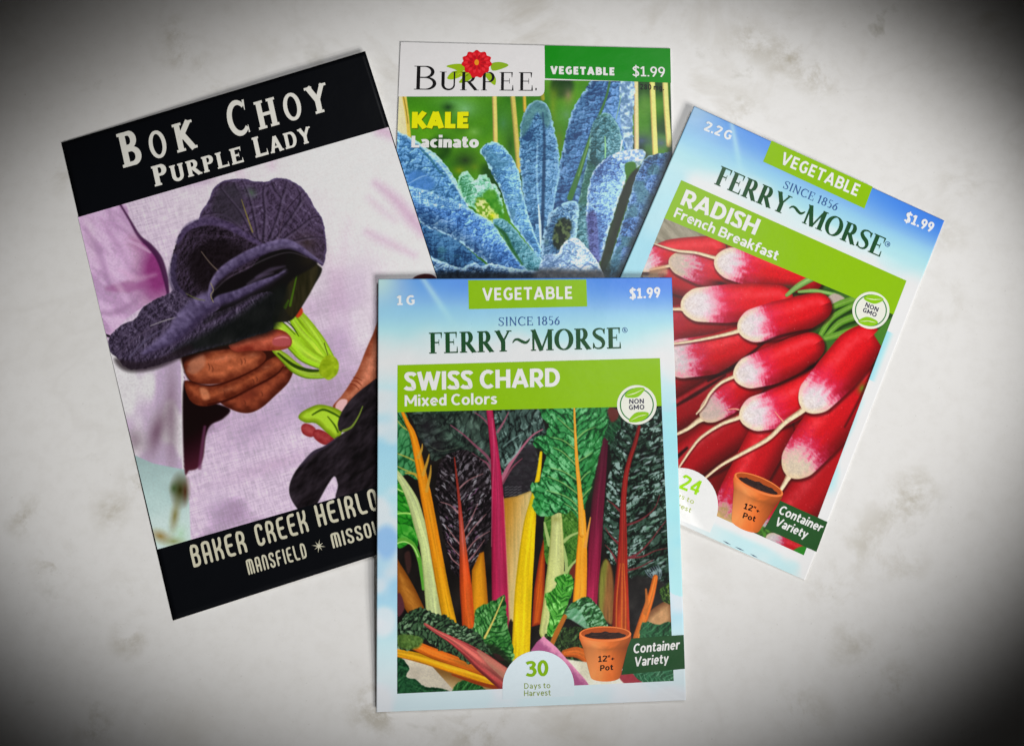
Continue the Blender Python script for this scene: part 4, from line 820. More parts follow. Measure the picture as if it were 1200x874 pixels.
    # white-ribbed leaf, left
    c.leaf([(464, 552), (474, 566), (482, 590), (487, 615), (490, 640), (480, 637), (464, 636)], [(470, 556), (490, 640)],
           blade((44, 146, 34), (16, 92, 20), (120, 190, 84), 16, -.6, 41, .6, cell=(10, 14), pk=.3), rough=.5)
    c.rib([(464, 634), (474, 632), (484, 638), (491, 654), (494, 672), (496, 690)], [5, 4, 5, 5, 4, 3], (92, 160, 52))
    c.rib([(464, 637), (474, 634.5), (484, 640), (490, 652)], [1.6, 1.2, 1.5], (176, 206, 120))
    c.rib([(464, 602), (474, 601), (484, 602)], [1.4, 1.8, 2.4], (168, 206, 104)); c.rib([(464, 572), (472, 576)], [2, 1.6], (170, 200, 110))
    c.rib([(464, 553), (474, 568), (484, 588), (492, 615), (499, 640), (504, 675), (508, 712), (511, 740)], [6, 9, 13, 14, 14, 16, 18, 19],
          fn=stalk((140, 152, 92), (182, 186, 126), (196, 198, 146), .07, 6))
    c.poly([(474, 650), (480, 646), (482, 662), (478, 672)], (92, 52, 48), soft=3, a=.6)
    # brown-orange stalk low left
    c.poly([(464, 655), (470, 662), (480, 678), (490, 697), (500, 722), (490, 730), (476, 715), (464, 690)], None,
           fn=lambda X, Y, sd: mixc(C3((126, 66, 14)), C3((196, 124, 44)), np.clip(sd / 9, 0, 1) * (.6 + .5 * fbm(X * .1 + Y * .1, (X - Y) * .3, 5, 2))))
    c.poly([(464, 700), (469, 695), (474, 712), (466, 722)], (92, 46, 54), soft=2)
    # orange stalk, left
    c.rib([(470, 479), (477, 495), (484, 510), (491, 540), (499, 580), (510, 640), (519, 690), (529, 738)], [3, 5, 7.5, 10, 13, 13.5, 14.5, 16],
          fn=stalk((158, 88, 8), (208, 128, 14), (224, 152, 30), .12, 7, [(0, (255, 250, 240)), (.6, (255, 255, 230)), (1, (245, 290, 160))]))
    for p in ([(490, 536), (494, 527), (495, 520)], [(496, 556), (501, 540), (503, 532)], [(500, 575), (504, 556), (505, 545)]):
        c.rib(p, [4, 2.6, .8], (200, 150, 52), a=.9)
    # orange stalk behind, then the purple leaf's red stalk
    c.poly([(553, 668), (562, 648), (567, 646), (570, 680), (573, 722), (552, 722)], None, smooth=False,
           fn=lambda X, Y, sd: mixc(C3((166, 92, 8)), C3((214, 148, 20)), np.clip(sd / 6, 0, 1) * (.75 + .4 * fbm(X * .5, Y * .03, 3, 2))))
    c.rib([(532.5, 536), (535, 558), (538, 585), (541, 620), (543, 648), (546, 690), (550, 744)], [1.4, 2.4, 3.4, 5.4, 9, 14.5, 15],
          fn=stalk((130, 36, 18), (194, 72, 26), (206, 96, 50), .14, 8, [(0, (170, 130, 220)), (.3, (210, 180, 330)), (.45, (255, 280, 500)), (.58, (255, 240, 260)), (.7, (255, 250, 200)), (1, (250, 270, 160))]))
    # tan stalk between magenta and yellow
    c.poly([(589, 584), (606, 581), (624, 574), (620, 612), (613, 650), (608, 690), (606, 728), (596, 728), (592, 660)], None, smooth=False,
           fn=lambda X, Y, sd: mixc(mixc(C3((182, 118, 24)), C3((200, 178, 118)), sstep(-.6, 1.0, (X - 597) / 24 + (Y - 610) / 130)), C3((150, 110, 50)), (1 - sstep(0, 3, sd)) * .5) * (.92 + .16 * fbm(X * .6, Y * .03, 8, 2))[..., None])
    # magenta stalk
    c.rib([(573, 476), (576, 500), (580, 536), (583, 580), (584.5, 640), (586, 700), (588, 764)], [7, 8, 10, 14, 17, 19, 20],
          fn=stalk((118, 14, 48), (172, 28, 72), (188, 48, 92), .1, 9))
    c.rib([(590, 582), (593, 640), (596, 700), (597, 735)], [1.2, 1.6, 1.6], (214, 120, 120), a=.5)
    c.rib([(577, 490), (579, 530), (577, 580), (576, 640)], [1.0, 1.2, 1.0], (210, 100, 130), a=.5)
    # red-orange stalk
    c.poly([(639, 622), (632, 652), (626, 690), (623, 734), (634, 731), (638, 700), (639, 650)], None, smooth=False,
           fn=lambda X, Y, sd: mixc(C3((130, 34, 14)), C3((206, 92, 20)), np.clip(sd / 4, 0, 1) * (.6 + .6 * fbm(X * .7 + Y * .1, Y * .05, 9, 2))))
    # pale green leaf and stalk below the big leaf
    c.leaf([(638, 606), (650, 600), (676, 600), (679, 640), (672, 668), (664, 672), (660, 640), (650, 620), (644, 660), (638, 650)], [(652, 600), (652, 670)],
           blade((78, 128, 44), (36, 76, 22), (150, 182, 110), 20, .9, 52, .6, fine=.6), rough=.4)
    for p, w in (([(644, 638), (640, 622), (638, 612)], [5, 3.5, 2]), ([(661, 634), (668, 628), (677, 624)], [4, 3, 2]), ([(662, 672), (668, 664), (677, 654)], [5, 3, 2]), ([(660, 640), (663, 655), (664, 670)], [3, 4, 4])):
        c.rib(p, w, (160, 178, 106))
    c.rib([(652, 602), (652.5, 620), (652, 650), (650, 680), (646, 712), (642, 740)], [12, 14, 18, 21, 20, 20], fn=stalk((140, 144, 70), (186, 184, 116), (196, 194, 136), .06, 11))
    c.blob(652, 608, 7, 6, (130, 128, 50), .6)
    c.poly([(668, 668), (674, 660), (675, 676), (668, 676)], (110, 40, 34))
    # yellow stalk
    c.rib([(634, 530), (631, 556), (626, 580), (621, 612), (617, 650), (613, 700), (610, 772)], [3, 5, 6, 14, 18, 20.5, 21.5], fn=stalk((176, 136, 0), (216, 184, 4), (224, 196, 16), .07, 12))
    # green bits under
    c.leaf([(638, 745), (660, 735), (690, 735), (705, 745), (690, 780), (660, 772), (640, 770)], [(640, 745), (700, 760)], blade((48, 70, 34), (18, 28, 14), (120, 150, 96), 9, .8, 61, .6, fine=1), rough=2)
    # dark magenta stalk, right
    c.rib([(709, 500), (706, 540), (701, 585), (697, 640), (694, 690), (692, 728)], [9, 11, 15, 16, 14, 13], fn=stalk((60, 10, 30), (112, 22, 52), (134, 32, 66), .14, 13, [(0, (150, 190, 170)), (.5, (255, 255, 255)), (1, (380, 280, 330))]))
    # big dark leaf, right
    c.leaf([(706, 476), (740, 474), (786, 474), (788, 600), (788, 690), (770, 694), (752, 688), (738, 676), (728, 664), (716, 660), (709, 640), (707, 610), (711, 570), (716, 540), (712, 510)],
           [(748, 503), (737, 540), (730, 590), (731, 680)], blade((34, 58, 44), (15, 19, 18), (150, 172, 166), 17, -.55, 71, .9, fine=1.0, amp=1.0, cell=(10, 15), pk=.55), rough=1)
    c.leaf([(700, 478), (722, 476), (728, 495), (716, 520), (708, 512), (698, 520)], [(716, 478), (708, 516)], blade((34, 84, 52), (18, 38, 26), (110, 150, 116), 9, .8, 76, .6), rough=2)
    c.poly([(712, 478), (724, 480), (724, 490), (716, 494)], (104, 44, 36), soft=3)
    rs = np.random.RandomState(11)
    for k in range(120):
        yy = rs.uniform(496, 672); mx = np.interp(yy, [500, 540, 590, 680], [749, 737, 730, 731]); sg = 1 if rs.rand() < .72 else -1
        dd = rs.uniform(6, 50) if sg > 0 else -rs.uniform(5, 18)
        x0 = mx + dd; y0 = yy - abs(dd) * .12
        if x0 > 786 or x0 < 711: continue
        L = rs.uniform(4, 11) if sg > 0 else rs.uniform(2, 5)
        c.rib([(x0 - L / 2, y0 + L * .18 * sg), (x0, y0 - rs.uniform(-1, 1.5)), (x0 + L / 2, y0 - L * .22 * sg)], [.6, rs.uniform(1.2, 3.0), .5],
              (168, 186, 184) if rs.rand() < .7 else (104, 140, 118), a=rs.uniform(.35, .85))
    for p in ([(734, 615), (746, 611), (758, 604), (768, 594), (773, 580)], [(735, 654), (748, 648), (762, 634), (774, 618), (784, 606)], [(735, 653), (752, 652), (768, 645), (782, 642)],
              [(736, 668), (750, 664), (765, 656)], [(726, 598), (718, 590), (712, 586)], [(724, 636), (716, 628), (709, 618)], [(723, 658), (716, 646), (709, 638)]):
        c.rib(p, [3, 2, 1.2, .8], (124, 44, 52), a=.9)
    c.poly([(738, 680), (760, 676), (786, 690), (788, 732), (760, 740), (740, 726)], None, soft=5, fn=lambda X, Y, sd: mixc(C3((20, 18, 20)), C3((52, 48, 46)), fbm(X * .1, Y * .1, 4, 2)))
    for q in range(7):
        c.rib([(756 + q * 2.5, 668 - q), (760 + q * 2.5, 674 - q * .6), (766 + q * 1.2, 678)], [1, 1.4, .8], (140, 146, 170), a=.6)
    # brown-green stalk
    c.poly([(710, 654), (704, 664), (701, 690), (702, 716), (712, 730), (719, 728), (720, 690), (717, 664)], None,
           fn=lambda X, Y, sd: mixc(mixc(C3((132, 128, 52)), C3((140, 92, 50)), sstep(706, 712, X + (Y - 690) * .1)), C3((60, 40, 24)), (1 - sstep(0, 2.5, sd)) * .8) * (.85 + .3 * fbm(X * .5, Y * .05, 3, 2))[..., None])
    # red stalk, right
    c.rib([(749, 500), (744, 520), (738, 538), (733, 560), (730.5, 590), (730, 625), (729, 660), (728, 695), (727.5, 742)], [4, 5, 5.5, 6, 7, 9, 13, 17, 22],
          fn=stalk((104, 16, 20), (168, 34, 30), (188, 60, 42), .22, 14, [(0, (190, 170, 210)), (.5, (225, 225, 235)), (.75, (236, 280, 200)), (1, (244, 350, 160))]))
    for dx in (-5, 1, 5):
        c.rib([(729 + dx * .4, 660), (728 + dx, 700), (727.5 + dx * 1.1, 740)], [.8, 1.4, 1.6], (216, 120, 40), a=.7)
    # orange midrib stalk below the big leaf
    c.rib([(681, 590), (682.5, 620), (681.5, 655), (680, 690), (678, 716)], [7, 9.5, 13, 15, 16], fn=stalk((186, 104, 10), (222, 146, 24), (230, 166, 44), .09, 15))
    c.rib([(686, 640), (689, 622), (692, 606)], [4, 2.5, 1], (214, 150, 60))
    # big green leaf
    big = [(636, 474), (634, 484), (637, 492), (643, 497), (641, 504), (639, 510), (630, 511), (625, 517), (627, 524), (635, 527), (640, 535), (637, 545), (634, 556), (632, 564), (623, 566), (622, 574), (626, 582), (624, 592),
           (628, 601), (636, 605), (646, 604), (654, 601), (664, 602), (669, 598), (676, 606), (681, 610), (685, 596), (690, 580), (697, 556), (703, 530), (708, 510), (713, 496), (711, 484), (707, 474)]
    c.leaf(big, [(682, 620), (680, 580), (676, 540), (674.5, 510), (673, 470)], blade((50, 136, 70), (14, 62, 30), (124, 190, 134), 12.5, .85, 81, .95, fine=1.0, amp=1.0, cell=(9.5, 12), pk=.45), rough=1.0, rf=.4)
    c.blob(694, 545, 10, 60, (30, 110, 44), .5, .1); c.blob(634, 590, 14, 12, (36, 150, 60), .4); c.blob(648, 520, 16, 14, (60, 150, 84), .35)
    for p in ([(674, 508), (664, 499), (653, 489)], [(675, 527), (660, 516), (645, 512)], [(676, 546), (660, 530), (648, 524)], [(677, 563), (660, 552), (645, 548)], [(679, 580), (660, 566), (642, 558)], [(680, 596), (664, 582), (640, 574)],
              [(677, 541), (685, 536), (694, 530)], [(680, 563), (686, 556), (692, 552)], [(682, 583), (688, 576), (694, 570)], [(675, 515), (686, 505), (698, 500)], [(680, 605), (672, 596), (662, 590)]):
        c.rib([(x + .8, y + 1.6) for x, y in p], [2.6, 2, 1], (14, 66, 30), a=.6)
        c.rib(p, [1.8, 1.2, .6], (158, 190, 106), a=.75)
    c.rib([(672.8, 474), (674, 505), (676, 540), (679, 572), (681, 600), (682.5, 625)], [2, 2.8, 4, 5.2, 7, 9], fn=stalk((170, 100, 20), (218, 150, 34), (226, 172, 70), .08, 15))
    # tan and dark gaps low
    c.poly([(596, 732), (600, 728), (599, 768), (595, 764)], (34, 26, 22), soft=2)
    # orange stub, root, greens low right
    c.poly([(752, 728), (766, 712), (786, 704), (790, 730), (774, 740), (756, 744)], None, fn=lambda X, Y, sd: mixc(C3((110, 66, 40)), C3((196, 146, 100)), np.clip(sd / 9, 0, 1) * (.7 + .4 * fbm(X * .2, Y * .2, 6, 2))))
    c.leaf([(774, 690), (790, 682), (790, 706), (776, 704)], [(775, 700), (790, 690)], blade((60, 94, 36), (24, 44, 18), (130, 150, 70), 5, .8, 90, .8, fine=1.2), rough=1.5)
    c.rib([(768, 676), (763, 698), (755, 722), (748, 744), (744, 756)], [6, 8, 10, 11, 10], fn=stalk((130, 52, 12), (200, 100, 26), (214, 128, 52), .16, 16))
    c.rib([(757, 690), (758, 705), (756, 718)], [2, 4, 5], (190, 104, 40), a=.9)
    c.leaf([(750, 735), (758, 728), (770, 732), (784, 728), (792, 735), (792, 760), (770, 758), (752, 756)], [(750, 742), (792, 744)], blade((46, 104, 66), (16, 50, 30), (110, 160, 120), 9, .9, 91, .7), rough=1.5)
    # green leaf between the stalks
    c.leaf([(591, 698), (583, 701), (572, 706), (561, 711), (556, 718), (556, 730), (552, 742), (560, 752), (572, 762), (586, 768), (600, 778), (602, 760), (597, 742), (594, 722)], [(566, 748), (578, 726), (590, 699)],
           blade((56, 122, 52), (18, 62, 26), (124, 178, 110), 9, .8, 95, .9, fine=.9, cell=(7, 9), pk=.45), rough=1.2)
    c.blob(590, 748, 8, 18, (38, 104, 40), .5); c.poly([(570, 755), (584, 758), (602, 778), (594, 784), (576, 772)], (28, 36, 24), soft=5, a=.8)
    c.rib([(568, 747), (578, 727), (590, 699)], [2.6, 1.8, 1], (206, 186, 96))
    # pale bright leaves, right of centre
    c.leaf([(638, 696), (646, 692), (652, 684), (650, 677), (658, 673), (668, 673), (672, 680), (671, 692), (666, 706), (660, 720), (655, 735), (648, 746), (641, 741), (644, 722), (641, 710)], [(646, 744), (655, 712), (664, 676)],
           blade((70, 156, 46), (26, 94, 22), (158, 212, 128), 9, .9, 97, .9, fine=.8, cell=(7, 9), pk=.4, vein=(150, 200, 110)), rough=1)
    c.leaf([(661, 722), (668, 708), (680, 701), (690, 699), (699, 708), (708, 722), (712, 736), (700, 742), (688, 736), (676, 728)], [(664, 722), (706, 736)],
           blade((52, 110, 56), (20, 56, 28), (150, 190, 156), 8, .8, 98, .9, fine=.9, cell=(7, 9), pk=.45), rough=1)
    c.poly([(663, 720), (674, 712), (684, 722), (688, 736), (676, 730)], None, soft=2, fn=lambda X, Y, sd: (mixc(C3((70, 140, 90)), C3((178, 206, 190)), fbm((X + Y) * .3, (X - Y) * .08, 3, 2)), .8))
    c.rib([(662, 722), (652, 742), (646, 756)], [5, 6, 5], (176, 100, 30)); c.rib([(662, 765), (676, 764), (688, 770), (694, 778)], [8, 13, 14, 8], fn=stalk((130, 54, 14), (196, 92, 28), (214, 116, 46), .1, 17))
    # paper and cloth at the bottom
    c.poly([(664, 772), (692, 776), (745, 786), (790, 780), (792, 812), (664, 812)], None, smooth=False, soft=2, fn=lambda X, Y, sd: mixc(C3((196, 186, 168)), C3((222, 214, 202)), fbm(X * .06, Y * .06, 2, 2)))
    c.poly([(637, 745), (629, 752), (622, 762), (640, 775), (664, 802), (674, 808), (694, 808), (686, 796), (668, 776), (652, 758)], None, smooth=False,
           fn=lambda X, Y, sd: mixc(C3((170, 84, 128)), C3((214, 142, 176)), sstep(-6, 6, (X - 650) * .75 - (Y - 762) * .8 + 6 * fbm(X * .4, Y * .4, 3, 2))))
    c.poly([(722, 786), (740, 788), (752, 800), (734, 802)], (168, 58, 70), soft=2); c.leaf([(740, 784), (790, 782), (790, 806), (762, 804)], [(744, 788), (790, 796)], blade((60, 120, 84), (34, 76, 50), (140, 176, 146), 6, .8, 99, .7), rough=1)
    # bottom left: white cloth, leaves, big crinkled beet leaf, yellow stalks
    c.poly([(464, 758), (500, 770), (560, 790), (590, 800), (590, 816), (464, 816)], None, smooth=False, fn=lambda X, Y, sd: mixc(C3((182, 168, 150)), C3((206, 196, 182)), fbm(X * .08, Y * .08, 5, 2)))
    c.poly([(506, 780), (560, 796), (592, 806), (592, 812), (535, 812)], None, smooth=False, fn=lambda X, Y, sd: mixc(C3((134, 92, 44)), C3((196, 164, 118)), sstep(0, 20, (Y - 782) - (X - 506) * .25)))
    c.leaf([(462, 762), (472, 772), (480, 782), (476, 792), (488, 796), (498, 804), (515, 806), (530, 814), (462, 818)], [(464, 770), (480, 815)], blade((40, 92, 56), (14, 48, 28), (96, 144, 92), 11, .7, 101, .6), rough=1)
    c.leaf([(532, 804), (542, 797), (556, 800), (570, 808), (560, 816), (532, 816)], [(534, 812), (566, 806)], blade((46, 110, 50), (18, 60, 26), (110, 160, 96), 7, .8, 102, .6), rough=1)
    c.rib([(462, 764), (490, 770), (530, 782), (562, 792), (590, 802)], [9, 11, 12, 13, 14], fn=stalk((160, 70, 10), (212, 150, 14), (226, 176, 34), .14, 18))
    c.rib([(530, 790), (560, 800), (590, 807)], [2, 4, 5], (150, 60, 20))
    c.rib([(482, 754), (510, 766), (550, 780), (592, 797)], [11, 13, 11, 8], fn=stalk((150, 52, 10), (204, 100, 22), (216, 126, 40), .16, 19))
    c.leaf([(463, 742), (470, 728), (480, 716), (492, 711), (502, 715), (512, 719), (524, 722), (536, 731), (548, 735), (560, 741), (568, 752), (576, 766), (562, 770), (550, 778), (540, 772), (526, 764), (512, 760), (500, 750), (490, 756), (478, 762), (466, 758)],
           [(470, 736), (500, 740), (530, 752), (566, 776)], blade((52, 80, 52), (24, 28, 26), (132, 158, 124), 6.5, .5, 104, .9, fine=1.0, amp=1.0, cell=(5.5, 6.5), pk=.55), rough=2.0)
    c.poly([(466, 744), (486, 744), (496, 750), (488, 760), (468, 758)], None, soft=3, fn=lambda X, Y, sd: (mixc(C3((60, 90, 30)), C3((128, 158, 70)), fbm(X * .35, Y * .35, 8, 2)), .75))
    c.rib([(498, 731), (512, 740), (528, 749), (548, 762), (566, 776), (592, 796)], [3, 5, 8, 15, 22, 26], fn=stalk((124, 36, 44), (172, 66, 66), (198, 112, 98), .26, 20))
    c.rib([(560, 762), (576, 776), (594, 790)], [3, 9, 13], (188, 140, 112), a=.55)
    c.I = np.clip(c.I, 0, 1) ** .97; c.I = c.I * .92 + c.I.mean(-1, keepdims=True) * .08; c.I *= np.array([.97, 1.0, 1.0])
    c.grain(.05, 5, .9)
    return c
# ---------------------------------------------------------------- geometry helpers
GAIN = 1.0            # how bright a perfectly white print comes out under these lamps: printed tones are inks, measured against it
def lin(c):
    c = np.asarray(c, float)
    return np.where(c <= .04045, c / 12.92, ((np.clip(c, 0, 1) + .055) / 1.055) ** 2.4)
def ink(c, g=None):
    """Printed tone to ink colour: full-scale paper white, deep blacks."""
    c = np.interp(np.asarray(c, float) * 255, [0, 20, 60, 100, 150, 180, 204, 212], [0, 13, 53, 98, 156, 192, 236, 243]) / 255
    return np.clip(lin(c) / (g or GAIN), 0.003, .92)

ct, sn = math.cos(TILT), math.sin(TILT)
def at(px, py, z=0.0):
    """The point at height z that the lens sees at photograph position (px, py)."""
    px, py, z = np.broadcast_arrays(np.asarray(px, float), np.asarray(py, float), np.asarray(z, float))
    dx = (px - W_PX / 2) / F_PX; dy = -(py - H_PX / 2) / F_PX
    wy = dy * ct + sn; wz = dy * sn - ct
    k = (z - DIST * ct) / wz
    return np.stack([k * dx, -DIST * sn + k * wy, z + 0 * k], -1)

def homography(src, dst):
    A = []; B = []
    for (x, y), (u, v) in zip(src, dst):
        A += [[x, y, 1, 0, 0, 0, -u * x, -u * y], [0, 0, 0, x, y, 1, -v * x, -v * y]]; B += [u, v]
    return np.append(np.linalg.solve(np.array(A, float), np.array(B, float)), 1).reshape(3, 3)
def happly(Hm, x, y):
    d = Hm[2, 0] * x + Hm[2, 1] * y + Hm[2, 2]
    return (Hm[0, 0] * x + Hm[0, 1] * y + Hm[0, 2]) / d, (Hm[1, 0] * x + Hm[1, 1] * y + Hm[1, 2]) / d
UNIT = [(0, 0), (1, 0), (1, 1), (0, 1)]

MATS = {}
def principled(name, rough, spec, bump=.0, bscale=400, build=None):
    m = bpy.data.materials.new(name); m.use_nodes = True; nt = m.node_tree; b = nt.nodes["Principled BSDF"]
    b.inputs["Roughness"].default_value = rough; b.inputs["Specular IOR Level"].default_value = spec
    tc = nt.nodes.new("ShaderNodeTexCoord")
    if bump:
        n1 = nt.nodes.new("ShaderNodeTexNoise"); n1.inputs["Scale"].default_value = bscale; n1.inputs["Detail"].default_value = 3
        n2 = nt.nodes.new("ShaderNodeTexNoise"); n2.inputs["Scale"].default_value = bscale / 8; n2.inputs["Detail"].default_value = 2
        ad = nt.nodes.new("ShaderNodeMath"); ad.operation = 'MULTIPLY_ADD'; ad.inputs[1].default_value = 11.0
        bp = nt.nodes.new("ShaderNodeBump"); bp.inputs["Strength"].default_value = bump; bp.inputs["Distance"].default_value = .0004
        for n in (n1, n2): nt.links.new(tc.outputs["Object"], n.inputs["Vector"])
        nt.links.new(n2.outputs[0], ad.inputs[0]); nt.links.new(n1.outputs[0], ad.inputs[2]); nt.links.new(ad.outputs[0], bp.inputs["Height"]); nt.links.new(bp.outputs[0], b.inputs["Normal"])
    return m, nt, b, tc

def picture_mat(name, rough=.42, spec=.3, bump=.05):
    if name in MATS: return MATS[name]
    m, nt, b, tc = principled(name, rough, spec, bump)
    a = nt.nodes.new("ShaderNodeVertexColor"); a.layer_name = "print"
    nt.links.new(a.outputs["Color"], b.inputs["Base Color"]); MATS[name] = m
    return m

def ink_mat(col, rough=.36, spec=.18):
    key = "printed_ink_%02x%02x%02x" % tuple(int(min(255, c)) for c in col)
    if key in MATS: return MATS[key]
    m, nt, b, tc = principled(key, rough, spec, .09)
    n = nt.nodes.new("ShaderNodeTexNoise"); n.inputs["Scale"].default_value = 900; n.inputs["Detail"].default_value = 2
    r = nt.nodes.new("ShaderNodeMix"); r.data_type = 'RGBA'
    c = ink(C3(col)); r.inputs[6].default_value = (*(c * .97), 1); r.inputs[7].default_value = (*np.clip(c * 1.03, 0, .92), 1)
    nt.links.new(tc.outputs["Object"], n.inputs["Vector"]); nt.links.new(n.outputs[0], r.inputs[0]); nt.links.new(r.outputs[2], b.inputs["Base Color"])
    MATS[key] = m
    return m

def make_mesh(name, V, F, mat, parent=None, cols=None):
    me = bpy.data.meshes.new(name)
    V = np.asarray(V, np.float32)
    if isinstance(F, np.ndarray):
        me.vertices.add(len(V)); me.vertices.foreach_set("co", V.ravel())
        k = F.shape[1]; me.loops.add(F.size); me.loops.foreach_set("vertex_index", F.ravel().astype(np.int32))
        me.polygons.add(len(F)); me.polygons.foreach_set("loop_start", np.arange(0, F.size, k, dtype=np.int32))
        me.update(calc_edges=True)
    else:
        me.from_pydata([tuple(v) for v in V], [], F)
    if cols is not None:
        a = me.color_attributes.new("print", 'FLOAT_COLOR', 'POINT')
        a.data.foreach_set("color", np.concatenate([cols, np.ones((len(cols), 1))], 1).astype(np.float32).ravel())
    me.polygons.foreach_set("use_smooth", np.ones(len(me.polygons), bool))
    me.materials.append(mat)
    o = bpy.data.objects.new(name, me); scene.collection.objects.link(o)
    if parent is not None: o.parent = parent
    return o

def grid_faces(nu, nv):
    i = np.arange(nv - 1)[:, None] * nu + np.arange(nu - 1)[None, :]
    return np.stack([i, i + nu, i + nu + 1, i + 1], -1).reshape(-1, 4)

class Packet:
    """A paper seed packet lying on the countertop; quad: its corners in the photograph (TL, TR, BR, BL)."""
    def __init__(self, quad, zbase, thick=.00045, bulge=.0009, label="", curl=None):
        self.q = quad; self.to_px = homography(UNIT, quad); self.to_uv = homography(quad, UNIT)
        self.zbase, self.thick, self.bulge, self.curl = zbase, thick, bulge, curl
        r = bpy.data.objects.new("seed_packet", None); scene.collection.objects.link(r); self.root = r
        r.empty_display_size = .01
        cx, cy = happly(self.to_px, .5, .5); p = at(cx, cy, self.z(np.array(.5), np.array(.5)))
        a, b = at(*quad[0]), at(*quad[1]); ang = math.atan2(b[1] - a[1], b[0] - a[0])
        r.location = (p[0], p[1], 0); r.rotation_euler = (0, 0, ang)
        self.R = np.array([[math.cos(ang), math.sin(ang), 0], [-math.sin(ang), math.cos(ang), 0], [0, 0, 1]]); self.o = np.array([p[0], p[1], 0])
        r["label"] = label; r["category"] = "seed packet"; r["group"] = "seed packets fanned out on the countertop"
    def bottom(self, u, v): return self.zbase(u, v)
    def z(self, u, v):
        e = np.clip(np.sin(np.pi * np.clip(u, 0, 1)), 0, 1) ** 1.2 * np.clip(np.sin(np.pi * np.clip(v, 0, 1)), 0, 1) ** 1.2
        z = self.zbase(u, v) + self.thick + self.bulge * e
        if self.curl is not None: z = z + self.curl(u, v)
        return z
    def local(self, P): return (P - self.o) @ self.R.T
    def face(self, px, py, off=0.0):
        u, v = happly(self.to_uv, np.asarray(px, float), np.asarray(py, float))
        return self.local(at(px, py, self.z(u, v) + off))
    def up(self, px, py):
        u, v = happly(self.to_uv, px, py); a = np.array(happly(self.to_px, u, v - .05)) - np.array([px, py]); return a / np.hypot(*a)
    # --- parts
    def envelope(self, paint, step, mat):
        w = np.hypot(*(np.subtract(self.q[1], self.q[0]))); h = np.hypot(*(np.subtract(self.q[3], self.q[0])))
        nu, nv = int(w / step) + 1, int(h / step) + 1
        u, v = np.meshgrid(np.linspace(0, 1, nu), np.linspace(0, 1, nv)); u, v = u.ravel(), v.ravel()
        px, py = happly(self.to_px, u, v)
        V = self.local(at(px, py, self.z(u, v))); cols = ink(paint(u, v, px, py))
        F = grid_faces(nu, nv)
        rim = np.concatenate([np.arange(nu), np.arange(1, nv) * nu + nu - 1, (nv - 1) * nu + np.arange(nu - 2, -1, -1), np.arange(nv - 2, 0, -1) * nu])
        B = V[rim].copy(); B[:, 2] = self.bottom(u[rim], v[rim]); b0 = len(V); n = len(rim)
        c = np.array([[0, 0, float(self.bottom(np.array(.5), np.array(.5)))]])
        j = np.arange(n); jn = (j + 1) % n
        side = np.stack([rim[j], rim[jn], b0 + jn, b0 + j], -1)
        tri = np.stack([b0 + jn, np.full(n, b0 + n), b0 + j], -1)
        Fa = [tuple(f) for f in np.concatenate([F, side]).tolist()] + [tuple(f) for f in tri.tolist()]
        white = np.tile(ink(C3((205, 205, 203)))[None], (n + 1, 1))
        return make_mesh("paper_envelope", np.concatenate([V, B, c]), Fa, mat, self.root, np.concatenate([cols, white]))
    def picture(self, name, quad, canvas, step, mat, off, gain=1.0, parent=None):
        Hq = homography(UNIT, quad)
        w = max(np.hypot(*(np.subtract(quad[1], quad[0]))), np.hypot(*(np.subtract(quad[2], quad[3])))); h = max(np.hypot(*(np.subtract(quad[3], quad[0]))), np.hypot(*(np.subtract(quad[2], quad[1]))))
        nu, nv = int(w / step) + 2, int(h / step) + 2
        u, v = np.meshgrid(np.linspace(0, 1, nu), np.linspace(0, 1, nv)); px, py = happly(Hq, u.ravel(), v.ravel())
        col = canvas.sample(px, py) if isinstance(canvas, Canvas) else canvas(px, py)
        return make_mesh(name, self.face(px, py, off), grid_faces(nu, nv), mat, parent or self.root, ink(np.clip(col, 0, 1)) * gain)
    def patch(self, name, quad, col, off, parent=None, step=5.0, rnd=None):
        Hq = homography(UNIT, quad); nu = max(2, int(np.hypot(*(np.subtract(quad[1], quad[0]))) / step)); nv = max(2, int(np.hypot(*(np.subtract(quad[3], quad[0]))) / step))
        u, v = np.meshgrid(np.linspace(0, 1, nu), np.linspace(0, 1, nv)); px, py = happly(Hq, u.ravel(), v.ravel())
        if rnd:                                                  # one rounded corner, bottom right
            d = np.hypot(px - rnd[0], py - rnd[1]); o = (px > rnd[0]) & (py > rnd[1]) & (d > rnd[2]); k = np.where(o, rnd[2] / np.maximum(d, .01), 1)
            px, py = np.where(o, rnd[0] + (px - rnd[0]) * k, px), np.where(o, rnd[1] + (py - rnd[1]) * k, py)
        return make_mesh(name, self.face(px, py, off), grid_faces(nu, nv), ink_mat(col), parent or self.root)
    def shape(self, name, pts, col, off, parent=None, smooth=True):
        P = smooth_pts(pts, True, 5) if smooth else np.array(pts, float)
        c = P.mean(0); n = len(P); m = max(2, int(np.hypot(*(P - c).T).max() / 5)); rr = [1 - i / m for i in range(m)]
        V = np.concatenate([c + (P - c) * r for r in rr] + [c[None]])
        F = [(q * n + i, (q + 1) * n + i, (q + 1) * n + (i + 1) % n, q * n + (i + 1) % n) for q in range(m - 1) for i in range(n)] + [((m - 1) * n + i, m * n, (m - 1) * n + (i + 1) % n) for i in range(n)]
        return make_mesh(name, self.face(V[:, 0], V[:, 1], off), F, ink_mat(col), parent or self.root)
